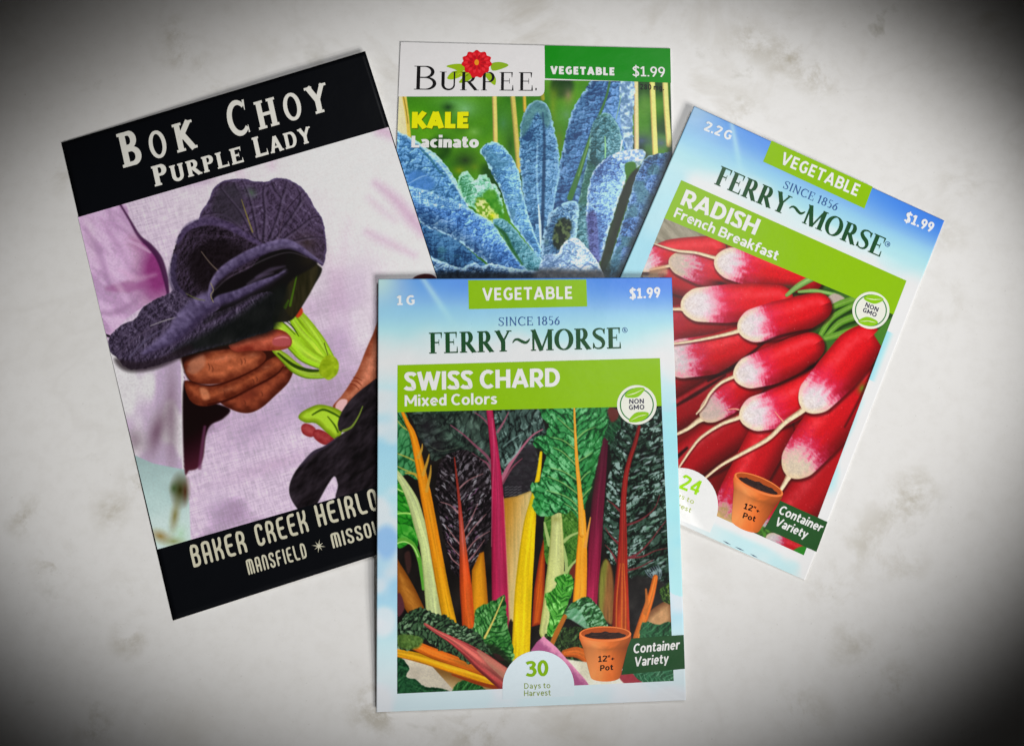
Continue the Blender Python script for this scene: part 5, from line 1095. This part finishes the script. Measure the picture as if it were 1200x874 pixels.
    def ring(self, name, cx, cy, r0, r1, col, off, parent=None, sq=1.0):
        t = np.linspace(0, 2 * np.pi, 49)[:-1]; V = []; F = []
        for r in ((r0, r1) if r0 > 0 else (r1 * .5, r1)): V += [(cx + r * math.cos(a), cy + r * sq * math.sin(a)) for a in t]
        F = [(i, (i + 1) % 48, 48 + (i + 1) % 48, 48 + i) for i in range(48)]
        if r0 <= 0: V.append((cx, cy)); F += [(96, (i + 1) % 48, i) for i in range(48)]
        V = np.array(V); return make_mesh(name, self.face(V[:, 0], V[:, 1], off), F, ink_mat(col), parent or self.root)
    def lettering(self, words, col, off, parent=None, name="lettering"):
        """words: (kind, text, baseline start, baseline end, cap height px, options)."""
        VV, FF = [], []; nz = 0
        for wd in words:
            kind, text, A, B, cap = wd[:5]; opt = wd[5] if len(wd) > 5 else {}
            A, B = np.array(A, float), np.array(B, float)
            up = np.array(opt.get('up', self.up(*((A + B) / 2)))); pieces = []
            x = 0; sp = opt.get('gap', .085 if kind == 'sans' else .08); big = opt.get('big', 1.0)
            for i, ch in enumerate(text):
                if ch == ' ': x += opt.get('word', .26 if kind == 'sans' else .35); continue
                capr = 0
                if kind == 'deco': w, st = deco(ch, opt.get('w', .36), opt.get('t', .15)); capr = 1
                elif kind == 'sans': w, st = sans(ch, opt.get('T', .19))
                else: w, st = roman(ch, opt.get('T', .16), opt.get('t', .05), opt.get('s', .075), opt.get('st', .04))
                k = big if (i == 0 or text[i - 1] == ' ') else 1.0
                for p, ws in st:
                    V, F = stroke_geo([(a * k, b * k) for a, b in p], [q * k for q in ws], capr); V = np.array(V); V[:, 0] += x + opt.get('shear', 0) * V[:, 1]; pieces.append((V, F))
                x += w * k + sp
            W = x - sp
            for V, F in pieces:
                P = A[None] + (V[:, :1] / W) * (B - A)[None] + V[:, 1:2] * cap * up[None]
                b0 = sum(len(q) for q in VV)
                VV.append(self.face(P[:, 0], P[:, 1], off + nz * 4e-7)); FF += [tuple(b0 + i for i in f) for f in F]; nz += 1
        return make_mesh(name, np.concatenate(VV), FF, ink_mat(col), parent or self.root)

# ---------------------------------------------------------------- countertop
def countertop():
    m, nt, b, tc = principled("marble", .34, .35, .02, 60)
    L = nt.links.new
    def noise(scale, det, rough=.5, dist=0.0, off=(0, 0, 0)):
        mp = nt.nodes.new("ShaderNodeMapping"); mp.inputs["Location"].default_value = off
        n = nt.nodes.new("ShaderNodeTexNoise"); n.inputs["Scale"].default_value = scale; n.inputs["Detail"].default_value = det; n.inputs["Roughness"].default_value = rough; n.inputs["Distortion"].default_value = dist
        L(tc.outputs["Object"], mp.inputs[0]); L(mp.outputs[0], n.inputs["Vector"]); return n.outputs[0]
    def ramp2(x, a, b_, lo=0.0, hi=1.0):
        n = nt.nodes.new("ShaderNodeMapRange"); n.inputs[1].default_value = a; n.inputs[2].default_value = b_; n.inputs[3].default_value = lo; n.inputs[4].default_value = hi
        L(x, n.inputs[0]); return n.outputs[0]
    def mix(f, a, c, typ='MIX'):
        n = nt.nodes.new("ShaderNodeMix"); n.data_type = 'RGBA'; n.blend_type = typ
        L(f, n.inputs[0])
        if isinstance(a, tuple): n.inputs[6].default_value = (*a, 1)
        else: L(a, n.inputs[6])
        n.inputs[7].default_value = (*c, 1); return n.outputs[2]
    def mul(a, c):
        n = nt.nodes.new("ShaderNodeMath"); n.operation = 'MULTIPLY'; L(a, n.inputs[0]); L(c, n.inputs[1]); return n.outputs[0]
    base = mix(ramp2(noise(9, 4), .35, .7), (.845, .84, .825), (.785, .775, .755))
    cloud = mul(ramp2(noise(26, 6, .62, .6, (.3, .1, 0)), .55, .74), ramp2(noise(7, 2, .5, 0, (1.2, .4, 0)), .47, .62))
    base = mix(ramp2(cloud, 0, 1, 0, .75), base, (.52, .48, .40))
    spot = mul(ramp2(noise(60, 5, .6, .3, (.7, .2, 0)), .62, .75), ramp2(noise(11, 2, .5, 0, (.2, 2.4, 0)), .50, .66))
    base = mix(ramp2(spot, 0, 1, 0, .8), base, (.36, .34, .26))
    v = noise(5, 5, .6, 1.4, (2.1, .7, 0)); ab = nt.nodes.new("ShaderNodeMath"); ab.operation = 'SUBTRACT'; L(v, ab.inputs[0]); ab.inputs[1].default_value = .5
    a2 = nt.nodes.new("ShaderNodeMath"); a2.operation = 'ABSOLUTE'; L(ab.outputs[0], a2.inputs[0])
    base = mix(ramp2(a2.outputs[0], 0, .02, .10, 0), base, (.50, .47, .42))
    base = mix(ramp2(noise(230, 6, .7), .45, .75, 0, .22), base, (.60, .575, .53))
    fleck = ramp2(noise(1100, 2, .5), .70, .80, 0, .45)
    base = mix(fleck, base, (.48, .46, .42))
    grain = noise(70, 6, .70, .25, (.15, 1.7, 0))
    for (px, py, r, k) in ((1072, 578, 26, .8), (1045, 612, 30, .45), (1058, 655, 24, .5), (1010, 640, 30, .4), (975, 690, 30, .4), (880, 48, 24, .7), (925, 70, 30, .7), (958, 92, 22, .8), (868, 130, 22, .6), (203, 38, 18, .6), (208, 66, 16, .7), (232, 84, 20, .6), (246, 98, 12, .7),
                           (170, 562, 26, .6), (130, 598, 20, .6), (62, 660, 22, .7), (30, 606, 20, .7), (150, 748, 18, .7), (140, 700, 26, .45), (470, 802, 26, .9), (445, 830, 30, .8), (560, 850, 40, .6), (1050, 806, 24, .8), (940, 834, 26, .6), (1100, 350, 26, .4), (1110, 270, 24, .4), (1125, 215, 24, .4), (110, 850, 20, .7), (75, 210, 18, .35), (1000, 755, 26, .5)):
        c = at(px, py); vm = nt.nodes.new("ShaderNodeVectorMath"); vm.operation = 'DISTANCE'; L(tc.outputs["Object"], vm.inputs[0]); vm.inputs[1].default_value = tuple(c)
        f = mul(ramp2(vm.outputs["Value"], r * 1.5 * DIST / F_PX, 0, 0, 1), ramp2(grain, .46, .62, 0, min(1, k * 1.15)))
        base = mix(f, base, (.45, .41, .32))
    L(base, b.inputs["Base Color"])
    s, h = .45, .03
    V = [(-s, -s, 0), (s, -s, 0), (s, s, 0), (-s, s, 0), (-s, -s, -h), (s, -s, -h), (s, s, -h), (-s, s, -h)]
    o = make_mesh("countertop", V, [(0, 1, 2, 3), (7, 6, 5, 4), (0, 4, 5, 1), (1, 5, 6, 2), (2, 6, 7, 3), (3, 7, 4, 0)], m)
    o.data.polygons.foreach_set("use_smooth", np.zeros(6, bool)); o["kind"] = "structure"
countertop()

GREEN = (140, 182, 0); WHITE = (206, 206, 204); FOREST = (38, 84, 50); NAVY = (62, 96, 150)
PAPER = picture_mat("printed_paper", .34, .26, .10); PHOTO = picture_mat("printed_photo", .36, .18, .09)
ease = lambda x: np.clip(x, 0, 1) ** 2 * (3 - 2 * np.clip(x, 0, 1))

# ---------------------------------------------------------------- shared pieces of the two sky-blue packets
def local_frame(origin, xdir, yup, s):
    x = np.array(xdir, float); x /= np.hypot(*x); y = np.array(yup, float); y /= np.hypot(*y); o = np.array(origin, float)
    return lambda a, b: tuple(o + (x * a + y * b) * s)

def seal(P, fr, word_up):
    """Round white seal with a green ring and two leaves; fr maps units (1 = outer radius)."""
    c = fr(0, 0); R = np.hypot(*(np.array(fr(1, 0)) - np.array(c)))
    g = P.ring("round_seal", *c, 0, R, (204, 206, 198), 6e-5)
    P.ring("seal_ring", *c, R * .80, R * .86, (62, 132, 72), 8e-5, g)
    for sg in (1, -1):
        pts = [(-.42, -.80), (-.10, -.42), (.34, -.36), (.60, -.44), (.52, -.62), (.30, -.78), (-.06, -.88)]
        P.shape("seal_leaf", [fr(a * sg, b * sg) for a, b in pts], (140, 186, 30), 9e-5, g)
        P.shape("leaf_vein", [fr(a * sg, b * sg) for a, b in [(-.34, -.79), (.1, -.60), (.5, -.5), (.1, -.56)]], (206, 214, 180), 1.0e-4, g)
    P.lettering([('sans', "NON", fr(-.38, .06), fr(.36, .06), R * .24, dict(up=word_up, T=.18, gap=.13)), ('sans', "GMO", fr(-.40, -.24), fr(.38, -.24), R * .24, dict(up=word_up, T=.18, gap=.13))], (66, 64, 84), 1.0e-4, g)

def pot(P, fr, up):
    """Printed flower pot; fr maps units with 1 = half the rim's width, origin at the rim's centre."""
    def pic(px, py):
        o = np.array(fr(0, 0)); ax = np.array(fr(1, 0)) - o; ay = np.array(fr(0, 1)) - o
        M = np.linalg.inv(np.stack([ax, ay], 1)); d = np.stack([px - o[0], py - o[1]], -1) @ M.T; a = d[:, 0]
        c = ramp(np.clip((a + 1) / 2, 0, 1), [(0, (196, 104, 50)), (.12, (216, 138, 82)), (.3, (220, 146, 88)), (.6, (206, 118, 58)), (1, (150, 76, 34))])
        b = d[:, 1]; c = c * (1 - .22 * np.exp(-((b + .50 + .14 * (1 - a * a)) / .07) ** 2))[:, None]
        return np.clip(c * (.94 + .12 * fbm(a * 6, b * 9, 3, 2))[:, None], 0, 1)
    def outline(pts, name, off, parent, fn=None, col=None):
        Q = np.array([fr(a, b) for a, b in pts]); c = Q.mean(0); n = len(Q)
        V = np.concatenate([c + (Q - c) * k for k in (1, .8, .6, .4, .2)] + [c[None]])
        F = [(r * n + i, (r + 1) * n + i, (r + 1) * n + (i + 1) % n, r * n + (i + 1) % n) for r in range(4) for i in range(n)] + [(4 * n + i, 5 * n, 4 * n + (i + 1) % n) for i in range(n)]
        W = P.face(V[:, 0], V[:, 1], off)
        return make_mesh(name, W, F, PHOTO if fn else ink_mat(col), parent, ink(fn(V[:, 0], V[:, 1])) if fn else None)
    lowr = [(math.cos(t), -.30 * math.sin(t)) for t in np.linspace(0, math.pi, 24)]
    body = [(1.0, 0), (1.0, -.16), (.86, -.52), (.58, -1.62)] + [(.56 * math.cos(t), -1.66 - .17 * math.sin(t)) for t in np.linspace(0, math.pi, 14)] + [(-.58, -1.62), (-.86, -.52), (-1.0, -.16), (-1.0, 0)]
    body += [(-math.cos(t), .30 * math.sin(t)) for t in np.linspace(.1, math.pi - .1, 20)]
    g = outline(body, "printed_pot", 6e-5, P.root, pic)
    outline([(math.cos(t), .30 * math.sin(t)) for t in np.linspace(0, 2 * math.pi, 41)[:-1]], "pot_rim", 7e-5, g, None, (214, 128, 72))
    outline([(.93 * math.cos(t), .02 + .235 * math.sin(t)) for t in np.linspace(0, 2 * math.pi, 41)[:-1]], "pot_inside", 8e-5, g, None, (168, 82, 36))
    outline([(.80 * math.cos(t), -.055 + (.135 + (.02 * math.sin(9 * t) + .012 * math.sin(17 * t)) * (math.sin(t) > 0)) * math.sin(t)) for t in np.linspace(0, 2 * math.pi, 61)[:-1]], "potting_soil", 9e-5, g,
            lambda x, y: mixc(C3((30, 20, 22)), C3((84, 62, 56)), fbm(x * 1.3, y * 1.3, 4, 2)))
    P.lettering([('sans', '12"+', fr(-.28, -1.08), fr(.35, -1.03), 6.9, dict(up=up, T=.18)), ('sans', 'Pot', fr(-.20, -1.42), fr(.30, -1.38), 6.6, dict(up=up, T=.18))], (44, 22, 14), 1.0e-4, g)

def tab_and_brand(P, tab, tabtxt, price, weight, since, brand, reg, wtext):
    g = P.patch("category_tab", tab, GREEN, 3e-5); P.lettering([('sans', "VEGETABLE", *tabtxt, dict(T=.185, gap=.14))], WHITE, 8e-5, g)
    P.lettering([('sans', "$1.99", *price, dict(T=.20))], (204, 208, 212), 8e-5, None, "price_lettering")
    P.lettering([('sans', wtext, *weight, dict(T=.20, gap=.12, word=.16))], (204, 210, 214), 8e-5, None, "weight_lettering")
    P.lettering([('roman', "SINCE 1856", *since, dict(T=.12, t=.05, s=.06, gap=.12, word=.28))], NAVY, 8e-5, None, "date_lettering")
    P.lettering([('roman', "FERRY~MORSE", *brand, dict(T=.19, t=.06, s=.07, st=.05, gap=.045))], FOREST, 8e-5, None, "brand_lettering")
    g = P.ring("registered_mark", *reg, 2.5, 3.1, NAVY, 8e-5)
    P.lettering([('roman', "R", (reg[0] - 1.2, reg[1] + 1.4), (reg[0] + 1.4, reg[1] + 1.4), 2.9, dict(T=.2, t=.12))], NAVY, 8e-5, g)

def sky_front(seed, patches, washes):
    """Blue summer sky fading to white: the printed ground of the packet."""
    def f(u, v, px, py):
        n = fbm(u * 3 + seed, v * 4, seed, 3); n2 = fbm(u * 5 + seed, v * 9, seed + 4, 3)
        c = ramp(np.clip(v + .03 * (n - .5), 0, 1), [(0, (96, 152, 206)), (.035, (118, 168, 210)), (.08, (144, 188, 210)), (.125, (168, 200, 207)), (.175, (188, 205, 209)), (.24, (190, 206, 212)), (.4, (160, 196, 216)), (.55, (176, 202, 218)), (.7, (150, 190, 220)), (.85, (186, 204, 222)), (.93, (196, 206, 222)), (1, (192, 204, 222))])
        c = mixc(c, C3((66, 126, 206)), np.clip(sstep(.45, 1.0, u) * (1 - sstep(.0, .10, v)) * .85, 0, 1))
        c = mixc(c, C3((100, 150, 212)), np.clip(sstep(.12, .3, u) * (1 - sstep(.3, .55, u)) * (1 - sstep(.0, .07, v)) * .8, 0, 1))
        c = mixc(c, C3((198, 210, 196)), np.clip((1 - sstep(.0, .16, u)) * (1 - sstep(0, .10, v)) * .75 * (.4 + n), 0, 1))
        c = mixc(c, C3((204, 204, 206)), np.clip(sstep(.5, .68, n2) * sstep(.12, .2, v) * .75, 0, 1))
        c = mixc(c, C3((204, 204, 205)), np.clip(sstep(.125, .20, v + .14 * (n - .5) + .05 * (n2 - .5)) * (1 - sstep(.20, .27, v)) * .9, 0, 1))
        ray = np.exp(-((u - (.13 + .9 * v) - .02) / (.012 + .03 * v)) ** 2) * (1 - sstep(.02, .14, v))
        c = mixc(c, C3((190, 214, 212)), ray * .55)
        for (cu, cv, ru, rv, col, a) in patches:
            q = np.hypot((u - cu) / ru, (v - cv) / rv) + .5 * (n2 - .5)
            c = mixc(c, C3(col), (1 - sstep(.6, 1.1, q)) * a)
        return washes(c, u, v, n, n2)
    return f

# ---------------------------------------------------------------- the four packets, lowest first
# kale
K = Packet([(469.3, 49.2), (785.6, 57.0), (796, 492), (452, 494)], lambda u, v: 0.0002 + 0 * u, .00028, .0007,
           "kale packet with blue-green leaves and a red flower logo, half covered by the others")
K.envelope(lambda u, v, px, py: np.tile(C3((203, 202, 202)), (np.size(u), 1)), 6.0, PAPER)
g = K.picture("printed_photo", [(468.4, 91), (785.7, 96.6), (795.6, 491), (452.6, 493)], art_kale(), .6, PHOTO, 1.5e-5)
K.patch("logo_panel", [(469.6, 49.6), (637.9, 53.7), (638.2, 113.0), (466.8, 113.4)], (203, 202, 202), 3e-5, None, 1.7, (631, 106, 7.0))
b = K.patch("category_band", [(638.2, 53.4), (785.5, 57.1), (786.3, 97.4), (638.6, 92.2)], (0, 138, 12), 3e-5)
K.lettering([('sans', "VEGETABLE", (645.3, 87.0), (720.2, 88.7), 9.2, dict(T=.26, gap=.16))], WHITE, 8e-5, b)
K.lettering([('sans', "$1.99", (741.5, 89.4), (779.4, 90.5), 11.6, dict(T=.14))], WHITE, 8e-5, b, "price_lettering")
bt = dict(T=.125, t=.04, s=.07, st=.03)
K.lettering([('roman', "B", (484.5, 105.2), (512.8, 105.6), 27.8, dict(bt, T=.10)), ('roman', "U", (514.6, 105.8), (535.5, 106), 21.5, bt), ('roman', "R", (539, 106), (560.5, 106.2), 21.5, bt), ('roman', "P", (563.5, 106.2), (580.5, 106.3), 21.5, bt),
             ('roman', "E", (585, 106.3), (602.5, 106.5), 21.5, bt), ('roman', "E", (607.6, 106.5), (625.2, 106.7), 21.5, bt), ('sans', ".", (627.5, 106.2), (629, 106.2), 3, dict(T=.9))], (30, 28, 30), 8e-5, None, "brand_lettering")
fl = [(558.8 + (17.0 + 1.2 * math.sin(11 * a)) * math.cos(a), 73.6 + (13.6 + 1.2 * math.sin(11 * a)) * math.sin(a) + 2 * max(0, math.sin(a)) ** 4 * 2) for a in np.linspace(0, 2 * math.pi, 67)[:-1]]
lf = K.shape("emblem_leaf", [(523, 78), (531, 75.5), (542, 75.5), (548, 80), (540, 84), (531, 81)], (150, 180, 30), 5e-5)
for pts, col in (([(576, 75), (586, 73), (596, 76.5), (588, 81), (577, 83)], (140, 174, 40)), ([(524, 92), (530, 84.5), (540, 83), (546, 86), (538, 91), (530, 93.5)], (156, 184, 20)), ([(538, 96), (546, 88), (553, 85), (556, 88), (549, 95), (541, 97.5)], (146, 176, 24)),
                 ([(568, 87), (576, 86.5), (581, 92), (580, 100), (573, 95)], (150, 180, 30)), ([(536, 88), (545, 83), (552, 84), (546, 90)], (176, 190, 50))):
    K.shape("emblem_leaf", pts, col, 5.2e-5 + 2e-6 * pts[0][0] / 500)
fg = K.shape("emblem_flower", fl, (196, 26, 40), 1.1e-4, smooth=False)
for r_, col_, n_ in ((12.5, (216, 52, 62), 14), (8.0, (180, 20, 36), 10)):
    for k in range(n_):
        a = 2 * math.pi * k / n_; cx, cy = 558.8 + r_ * math.cos(a), 73.6 + r_ * .8 * math.sin(a)
        K.shape("petal", [(cx + 3 * math.cos(a), cy + 2.6 * math.sin(a)), (cx - 1.6 * math.sin(a), cy + 1.6 * math.cos(a)), (cx - 3 * math.cos(a), cy - 2.6 * math.sin(a)), (cx + 1.6 * math.sin(a), cy - 1.6 * math.cos(a))], col_, 1.15e-4, fg)
K.ring("flower_centre", 558.6, 73.4, 0, 2.6, (216, 150, 40), 1.2e-4, fg, 1.3)
K.lettering([('sans', "KALE", (483.2, 151.4), (550.1, 151.4), 19, dict(T=.28, gap=.06))], (92, 110, 6), 7e-5, None, "title_edge")
K.lettering([('sans', "KALE", (482.4, 150.4), (549.3, 150.4), 19, dict(T=.27, gap=.06))], (208, 206, 4), 8e-5, None, "title_lettering")
K.lettering([('sans', "Lacinato", (482, 173.0), (561, 173.2), 13.6, dict(T=.23, gap=.06))], WHITE, 8e-5, None, "variety_lettering")
K.lettering([('sans', "280 mg.", (750.4, 105.0), (778.2, 106), 6.2, dict(T=.17, gap=.16))], (20, 26, 10), 8e-5, None, "weight_lettering")

# bok choy
B = Packet([(71.8, 167.4), (428.0, 60.2), (600, 599), (202.6, 726.8)], lambda u, v: .0002 + .0019 * ease(u / .8), .00028, .0006,
           "bok choy packet with black bands and a hand holding purple leaves, tilted at left")
B.envelope(lambda u, v, px, py: np.tile(C3((15, 18, 23)), (np.size(u), 1)), 6.0, PAPER)
B.picture("printed_photo", [(91.4, 254.8), (455.2, 149.2), (577.5, 530.0), (184.6, 643.4)], art_bok(), .6, PHOTO, 1.5e-5)
cr = (204, 203, 198)
def along(a, b, s0, s1):
    a, b = np.array(a, float), np.array(b, float); d = (b - a) / np.hypot(*(b - a)); return tuple(a + d * s0), tuple(a + d * s1)
sl = dict(T=.185, t=.12, s=.06, st=.09)
A0, A1 = (145.2, 197.0), (384, 130.2); ws = []
for ch, s0, s1, cap in (("B", -1, 25, 40.5), ("O", 34.5, 54.5, 32), ("K", 65, 90, 33.5), ("C", 130.5, 155, 40.5), ("H", 164.5, 189.5, 33), ("O", 198, 218.5, 32), ("Y", 226, 252, 33)):
    ws.append(('roman', ch, *along(A0, A1, s0, s1), cap, dict(sl, up=(-.215, -.976))))
B.lettering(ws, cr, 8e-5, None, "title_lettering")
s2 = dict(T=.20, t=.13, s=.05, st=.10, gap=.10, big=1.28)
B.lettering([('roman', "PURPLE", (181.5, 219.0), (286.6, 189.6), 18.6, dict(s2, up=(-.215, -.976))), ('roman', "LADY", (299.5, 185.3), (366.5, 166.4), 18.6, dict(s2, up=(-.215, -.976)))], cr, 8e-5, None, "variety_lettering")
cb = (190, 188, 172)
dd = dict(w=.30, t=.135, gap=.15, up=(-.235, -.972))
B.lettering([('deco', "BAKER", (227.0, 665.0), (290.5, 646.5), 26.5, dd), ('deco', "CREEK", (302.5, 640.5), (362.5, 622.5), 26.0, dd), ('deco', "HEIRLOOM", (373.5, 617.5), (476, 588), 26.0, dd),
             ('deco', "MANSFIELD", (291.5, 673.5), (360.5, 653), 18.0, dict(dd, w=.28)), ('deco', "MISSOURI", (390.5, 642.5), (462, 621.5), 17.6, dict(dd, w=.30))], cb, 8e-5, None, "brand_lettering")
star = []
for k in range(16):
    a = 2 * math.pi * k / 16 + .1; r_ = (8.2 if k % 4 == 0 else 6.4) if k % 2 == 0 else 1.8; star.append((373.6 + r_ * math.cos(a), 639.6 + r_ * math.sin(a)))
B.shape("star_emblem", star, cb, 8e-5, smooth=False)

# radish
Rq = [(813.3, 124.4), (1106.6, 258.6), (943.3, 679.6), (634, 541)]
Rp = Packet(Rq, lambda u, v: .0002 + .0022 * ease((1 - u) / .8), .00028, .0006,
            "radish packet tilted clockwise at right, printed with red white-tipped radishes under a green band")
def wash_r(c, u, v, n, n2):
    c = mixc(c, C3((206, 206, 206)), np.clip(sstep(.86, .93, u) * sstep(.16, .26, v) * .96, 0, 1))  # glare along the right border painted in as a white wash
    c = mixc(c, C3((206, 206, 206)), np.clip(sstep(.90, .93, v) * .92, 0, 1))
    return mixc(c, C3((160, 200, 212)), np.clip((1 - sstep(.05, .11, u)) * sstep(.12, .2, v) * (1 - sstep(.5, .7, v)) * .6, 0, 1))
Rp.envelope(sky_front(3, [(.5, .16, .4, .03, (196, 210, 214), .7)],
                      lambda c, u, v, n, n2: mixc(wash_r(c, u, v, n, n2), C3((152, 200, 212)), np.clip(sstep(.88, .92, u) * ((np.abs(v - .40 - .05 * (n - .5)) < .065 + .03 * (n2 - .5)) * .95 * (1 - sstep(.95, .985, u)) + (1 - sstep(.945, .985, u + .06 * (n2 - .5))) * sstep(.5, .55, v) * (1 - sstep(.74, .8, v)) * .75 + 0) + sstep(.955, .975, v) * sstep(.5, .75, u) * .4 * sstep(.4, .6, n2), 0, 1))), 1.4, PAPER)
Rp.picture("printed_photo", [(778.7, 255.4), (1047, 368), (942, 650.4), (668, 527)], art_radish(), .6, PHOTO, 1.5e-5)
tb = Rp.patch("title_band", [(798.4, 211.2), (1062.4, 329), (1047.2, 368.6), (778.4, 255.8)], GREEN, 3e-5)
Rp.lettering([('sans', "RADISH", (796.8, 239.6), (884.6, 275.6), 19.2, dict(T=.20, gap=.08))], WHITE, 8e-5, tb, "title_lettering")
Rp.lettering([('sans', "French Breakfast", (788.9, 253.9), (909.8, 305.4), 11.6, dict(T=.17))], WHITE, 8e-5, tb, "variety_lettering")
tab_and_brand(Rp, [(904.2, 165.0), (1022.8, 219.0), (1013.0, 244.6), (894.2, 189.6)], ((913.8, 191.4), (1003.8, 230.4), 14.2), ((1059.2, 259.2), (1091.8, 272.6), 11.6), ((824.4, 152.6), (855.2, 164.8), 11.2),
              ((917, 220.4), (980, 247.4), 9.6), ((836.6, 215.6), (1031.6, 301.4), 23.0), (1040.2, 286.2), "2.2 G")
ru = np.array(Rp.up(900, 400)); rx = np.array([.918, .396])
seal(Rp, local_frame((1020.6, 363.7), rx, ru, 21.8), tuple(ru))
dome = [(797 + 44.5 * math.cos(a), 592.5 + 44.5 * math.sin(a)) for a in np.linspace(math.radians(-205), math.radians(25), 30)]
dome = dome[:] + [(832, 624), (748, 588)]
hb = Rp.shape("harvest_badge", dome, (206, 207, 206), 5e-5, smooth=False)
Rp.lettering([('sans', "24", (795.2, 571.6), (817.6, 580.4), 17.2, dict(T=.17))], (156, 198, 24), 8e-5, hb, "number_lettering")
Rp.lettering([('sans', "Days to", (782, 577.2), (812.4, 590.6), 5.6, dict(T=.13, gap=.14)), ('sans', "Harvest", (778, 587), (809, 600.6), 5.6, dict(T=.13, gap=.14))], (176, 186, 110), 8e-5, hb)
vl = Rp.patch("variety_label", [(914.4, 586.4), (969.8, 611.4), (956.8, 646.4), (896, 619)], (44, 88, 46), 5e-5)
Rp.lettering([('sans', "Container", (911.6, 601.0), (961.6, 623.2), 10.4, dict(T=.17, shear=.12)), ('sans', "Variety", (907.4, 614.6), (944, 631.0), 10.2, dict(T=.17, shear=.12))], WHITE, 8e-5, vl)
pot(Rp, local_frame((889.2, 567.6), (.925, .38), (.38 * .8, -.925), 30.6), (.31, -.95))
for a, b_ in (((847, 633.2), (857, 638.4)), ((861, 640.2), (873, 645.6)), ((879, 648.6), (888, 653.2))):
    Rp.shape("code_mark", [a, ((a[0] + b_[0]) / 2 + .3, (a[1] + b_[1]) / 2 - .5), b_, ((a[0] + b_[0]) / 2 - .3, (a[1] + b_[1]) / 2 + .6)], (56, 66, 100), 4e-5, smooth=False)

# chard, on top
Ch = Packet([(443.2, 327.0), (787.2, 325.2), (804.0, 820.0), (441.0, 834.0)], lambda u, v: .0046 - .0010 * ease((v - .3) / .4) - .0026 * ease((v - .68) / .36), .00028, .0009,
            "swiss chard packet lying on top of the other three, printed with rainbow coloured stalks",
            curl=lambda u, v: .00022 * np.exp(-((v - .93 - .36 * (u - .80)) / .010) ** 2) * ease((u - .80) / .1))
Ch.envelope(sky_front(8, [(.03, .62, .05, .05, (120, 172, 216), .6), (.02, .8, .05, .04, (206, 206, 212), .7)],
                      lambda c, u, v, n, n2: mixc(c, C3((160, 206, 212)), np.clip(sstep(.93, .97, u) * (np.abs(v - .52) < .2 + .2 * (n2 - .5)) * .6, 0, 1))), 1.4, PAPER)
Ch.picture("printed_photo", [(465.6, 482.6), (775.4, 475.2), (789.6, 797.4), (465.4, 812.4)], art_chard(), .6, PHOTO, 1.5e-5)
tb = Ch.patch("title_band", [(465.8, 427.8), (773.4, 419.6), (775.6, 475.6), (465.4, 483.0)], GREEN, 3e-5)
Ch.lettering([('sans', "SWISS CHARD", (474, 457.7), (656.7, 452.7), 21.6, dict(T=.20, gap=.08))], WHITE, 8e-5, tb, "title_lettering")
Ch.lettering([('sans', "Mixed Colors", (474.2, 476.0), (582, 473.4), 13.0, dict(T=.17))], WHITE, 8e-5, tb, "variety_lettering")
tab_and_brand(Ch, [(548.5, 328.4), (687.2, 327.6), (688.2, 359.2), (549.4, 362.4)], ((565.6, 352.2), (670.8, 350.2), 14.6), ((738, 350.4), (774, 348.4), 12.0), ((465, 357.6), (486, 357.2), 11.2),
              ((584, 382.0), (656, 380.6), 10.0), ((502.8, 414.4), (728.6, 408.2), 24.4), (732.4, 386.8), "1 G")
cu = np.array(Ch.up(620, 600)); cx_ = np.array([.9995, -.03])
seal(Ch, local_frame((746.3, 474.3), cx_, cu, 23.2), tuple(cu))
dome = [(631 + 42 * math.cos(a), 804 + 42 * math.sin(a)) for a in np.linspace(math.pi, 2 * math.pi, 30)] + [(673, 815), (589, 819)]
hb = Ch.shape("harvest_badge", dome, (196, 204, 216), 5e-5, smooth=False)
Ch.lettering([('sans', "30", (616.4, 792.6), (642.8, 791.4), 18.4, dict(T=.19, gap=.06))], (132, 172, 16), 8e-5, hb, "number_lettering")
Ch.lettering([('sans', "Days to", (614.4, 806.6), (645.0, 805.8), 6.4, dict(T=.13, gap=.14)), ('sans', "Harvest", (614.2, 815.2), (645.4, 814.4), 6.6, dict(T=.13, gap=.14))], (140, 156, 76), 8e-5, hb)
vl = Ch.patch("variety_label", [(738, 747.8), (801.2, 743.6), (802.6, 783.2), (728, 790.4)], (38, 82, 46), 5e-5)
Ch.lettering([('sans', "Container", (742, 765.2), (796.2, 760.2), 11.0, dict(T=.17, shear=.12)), ('sans', "Variety", (743.4, 780.6), (783, 776.4), 11.0, dict(T=.17, shear=.12))], WHITE, 8e-5, vl)
pot(Ch, local_frame((709.3, 742.6), (1, .0), (0, -1), 30.4), (.03, -1))
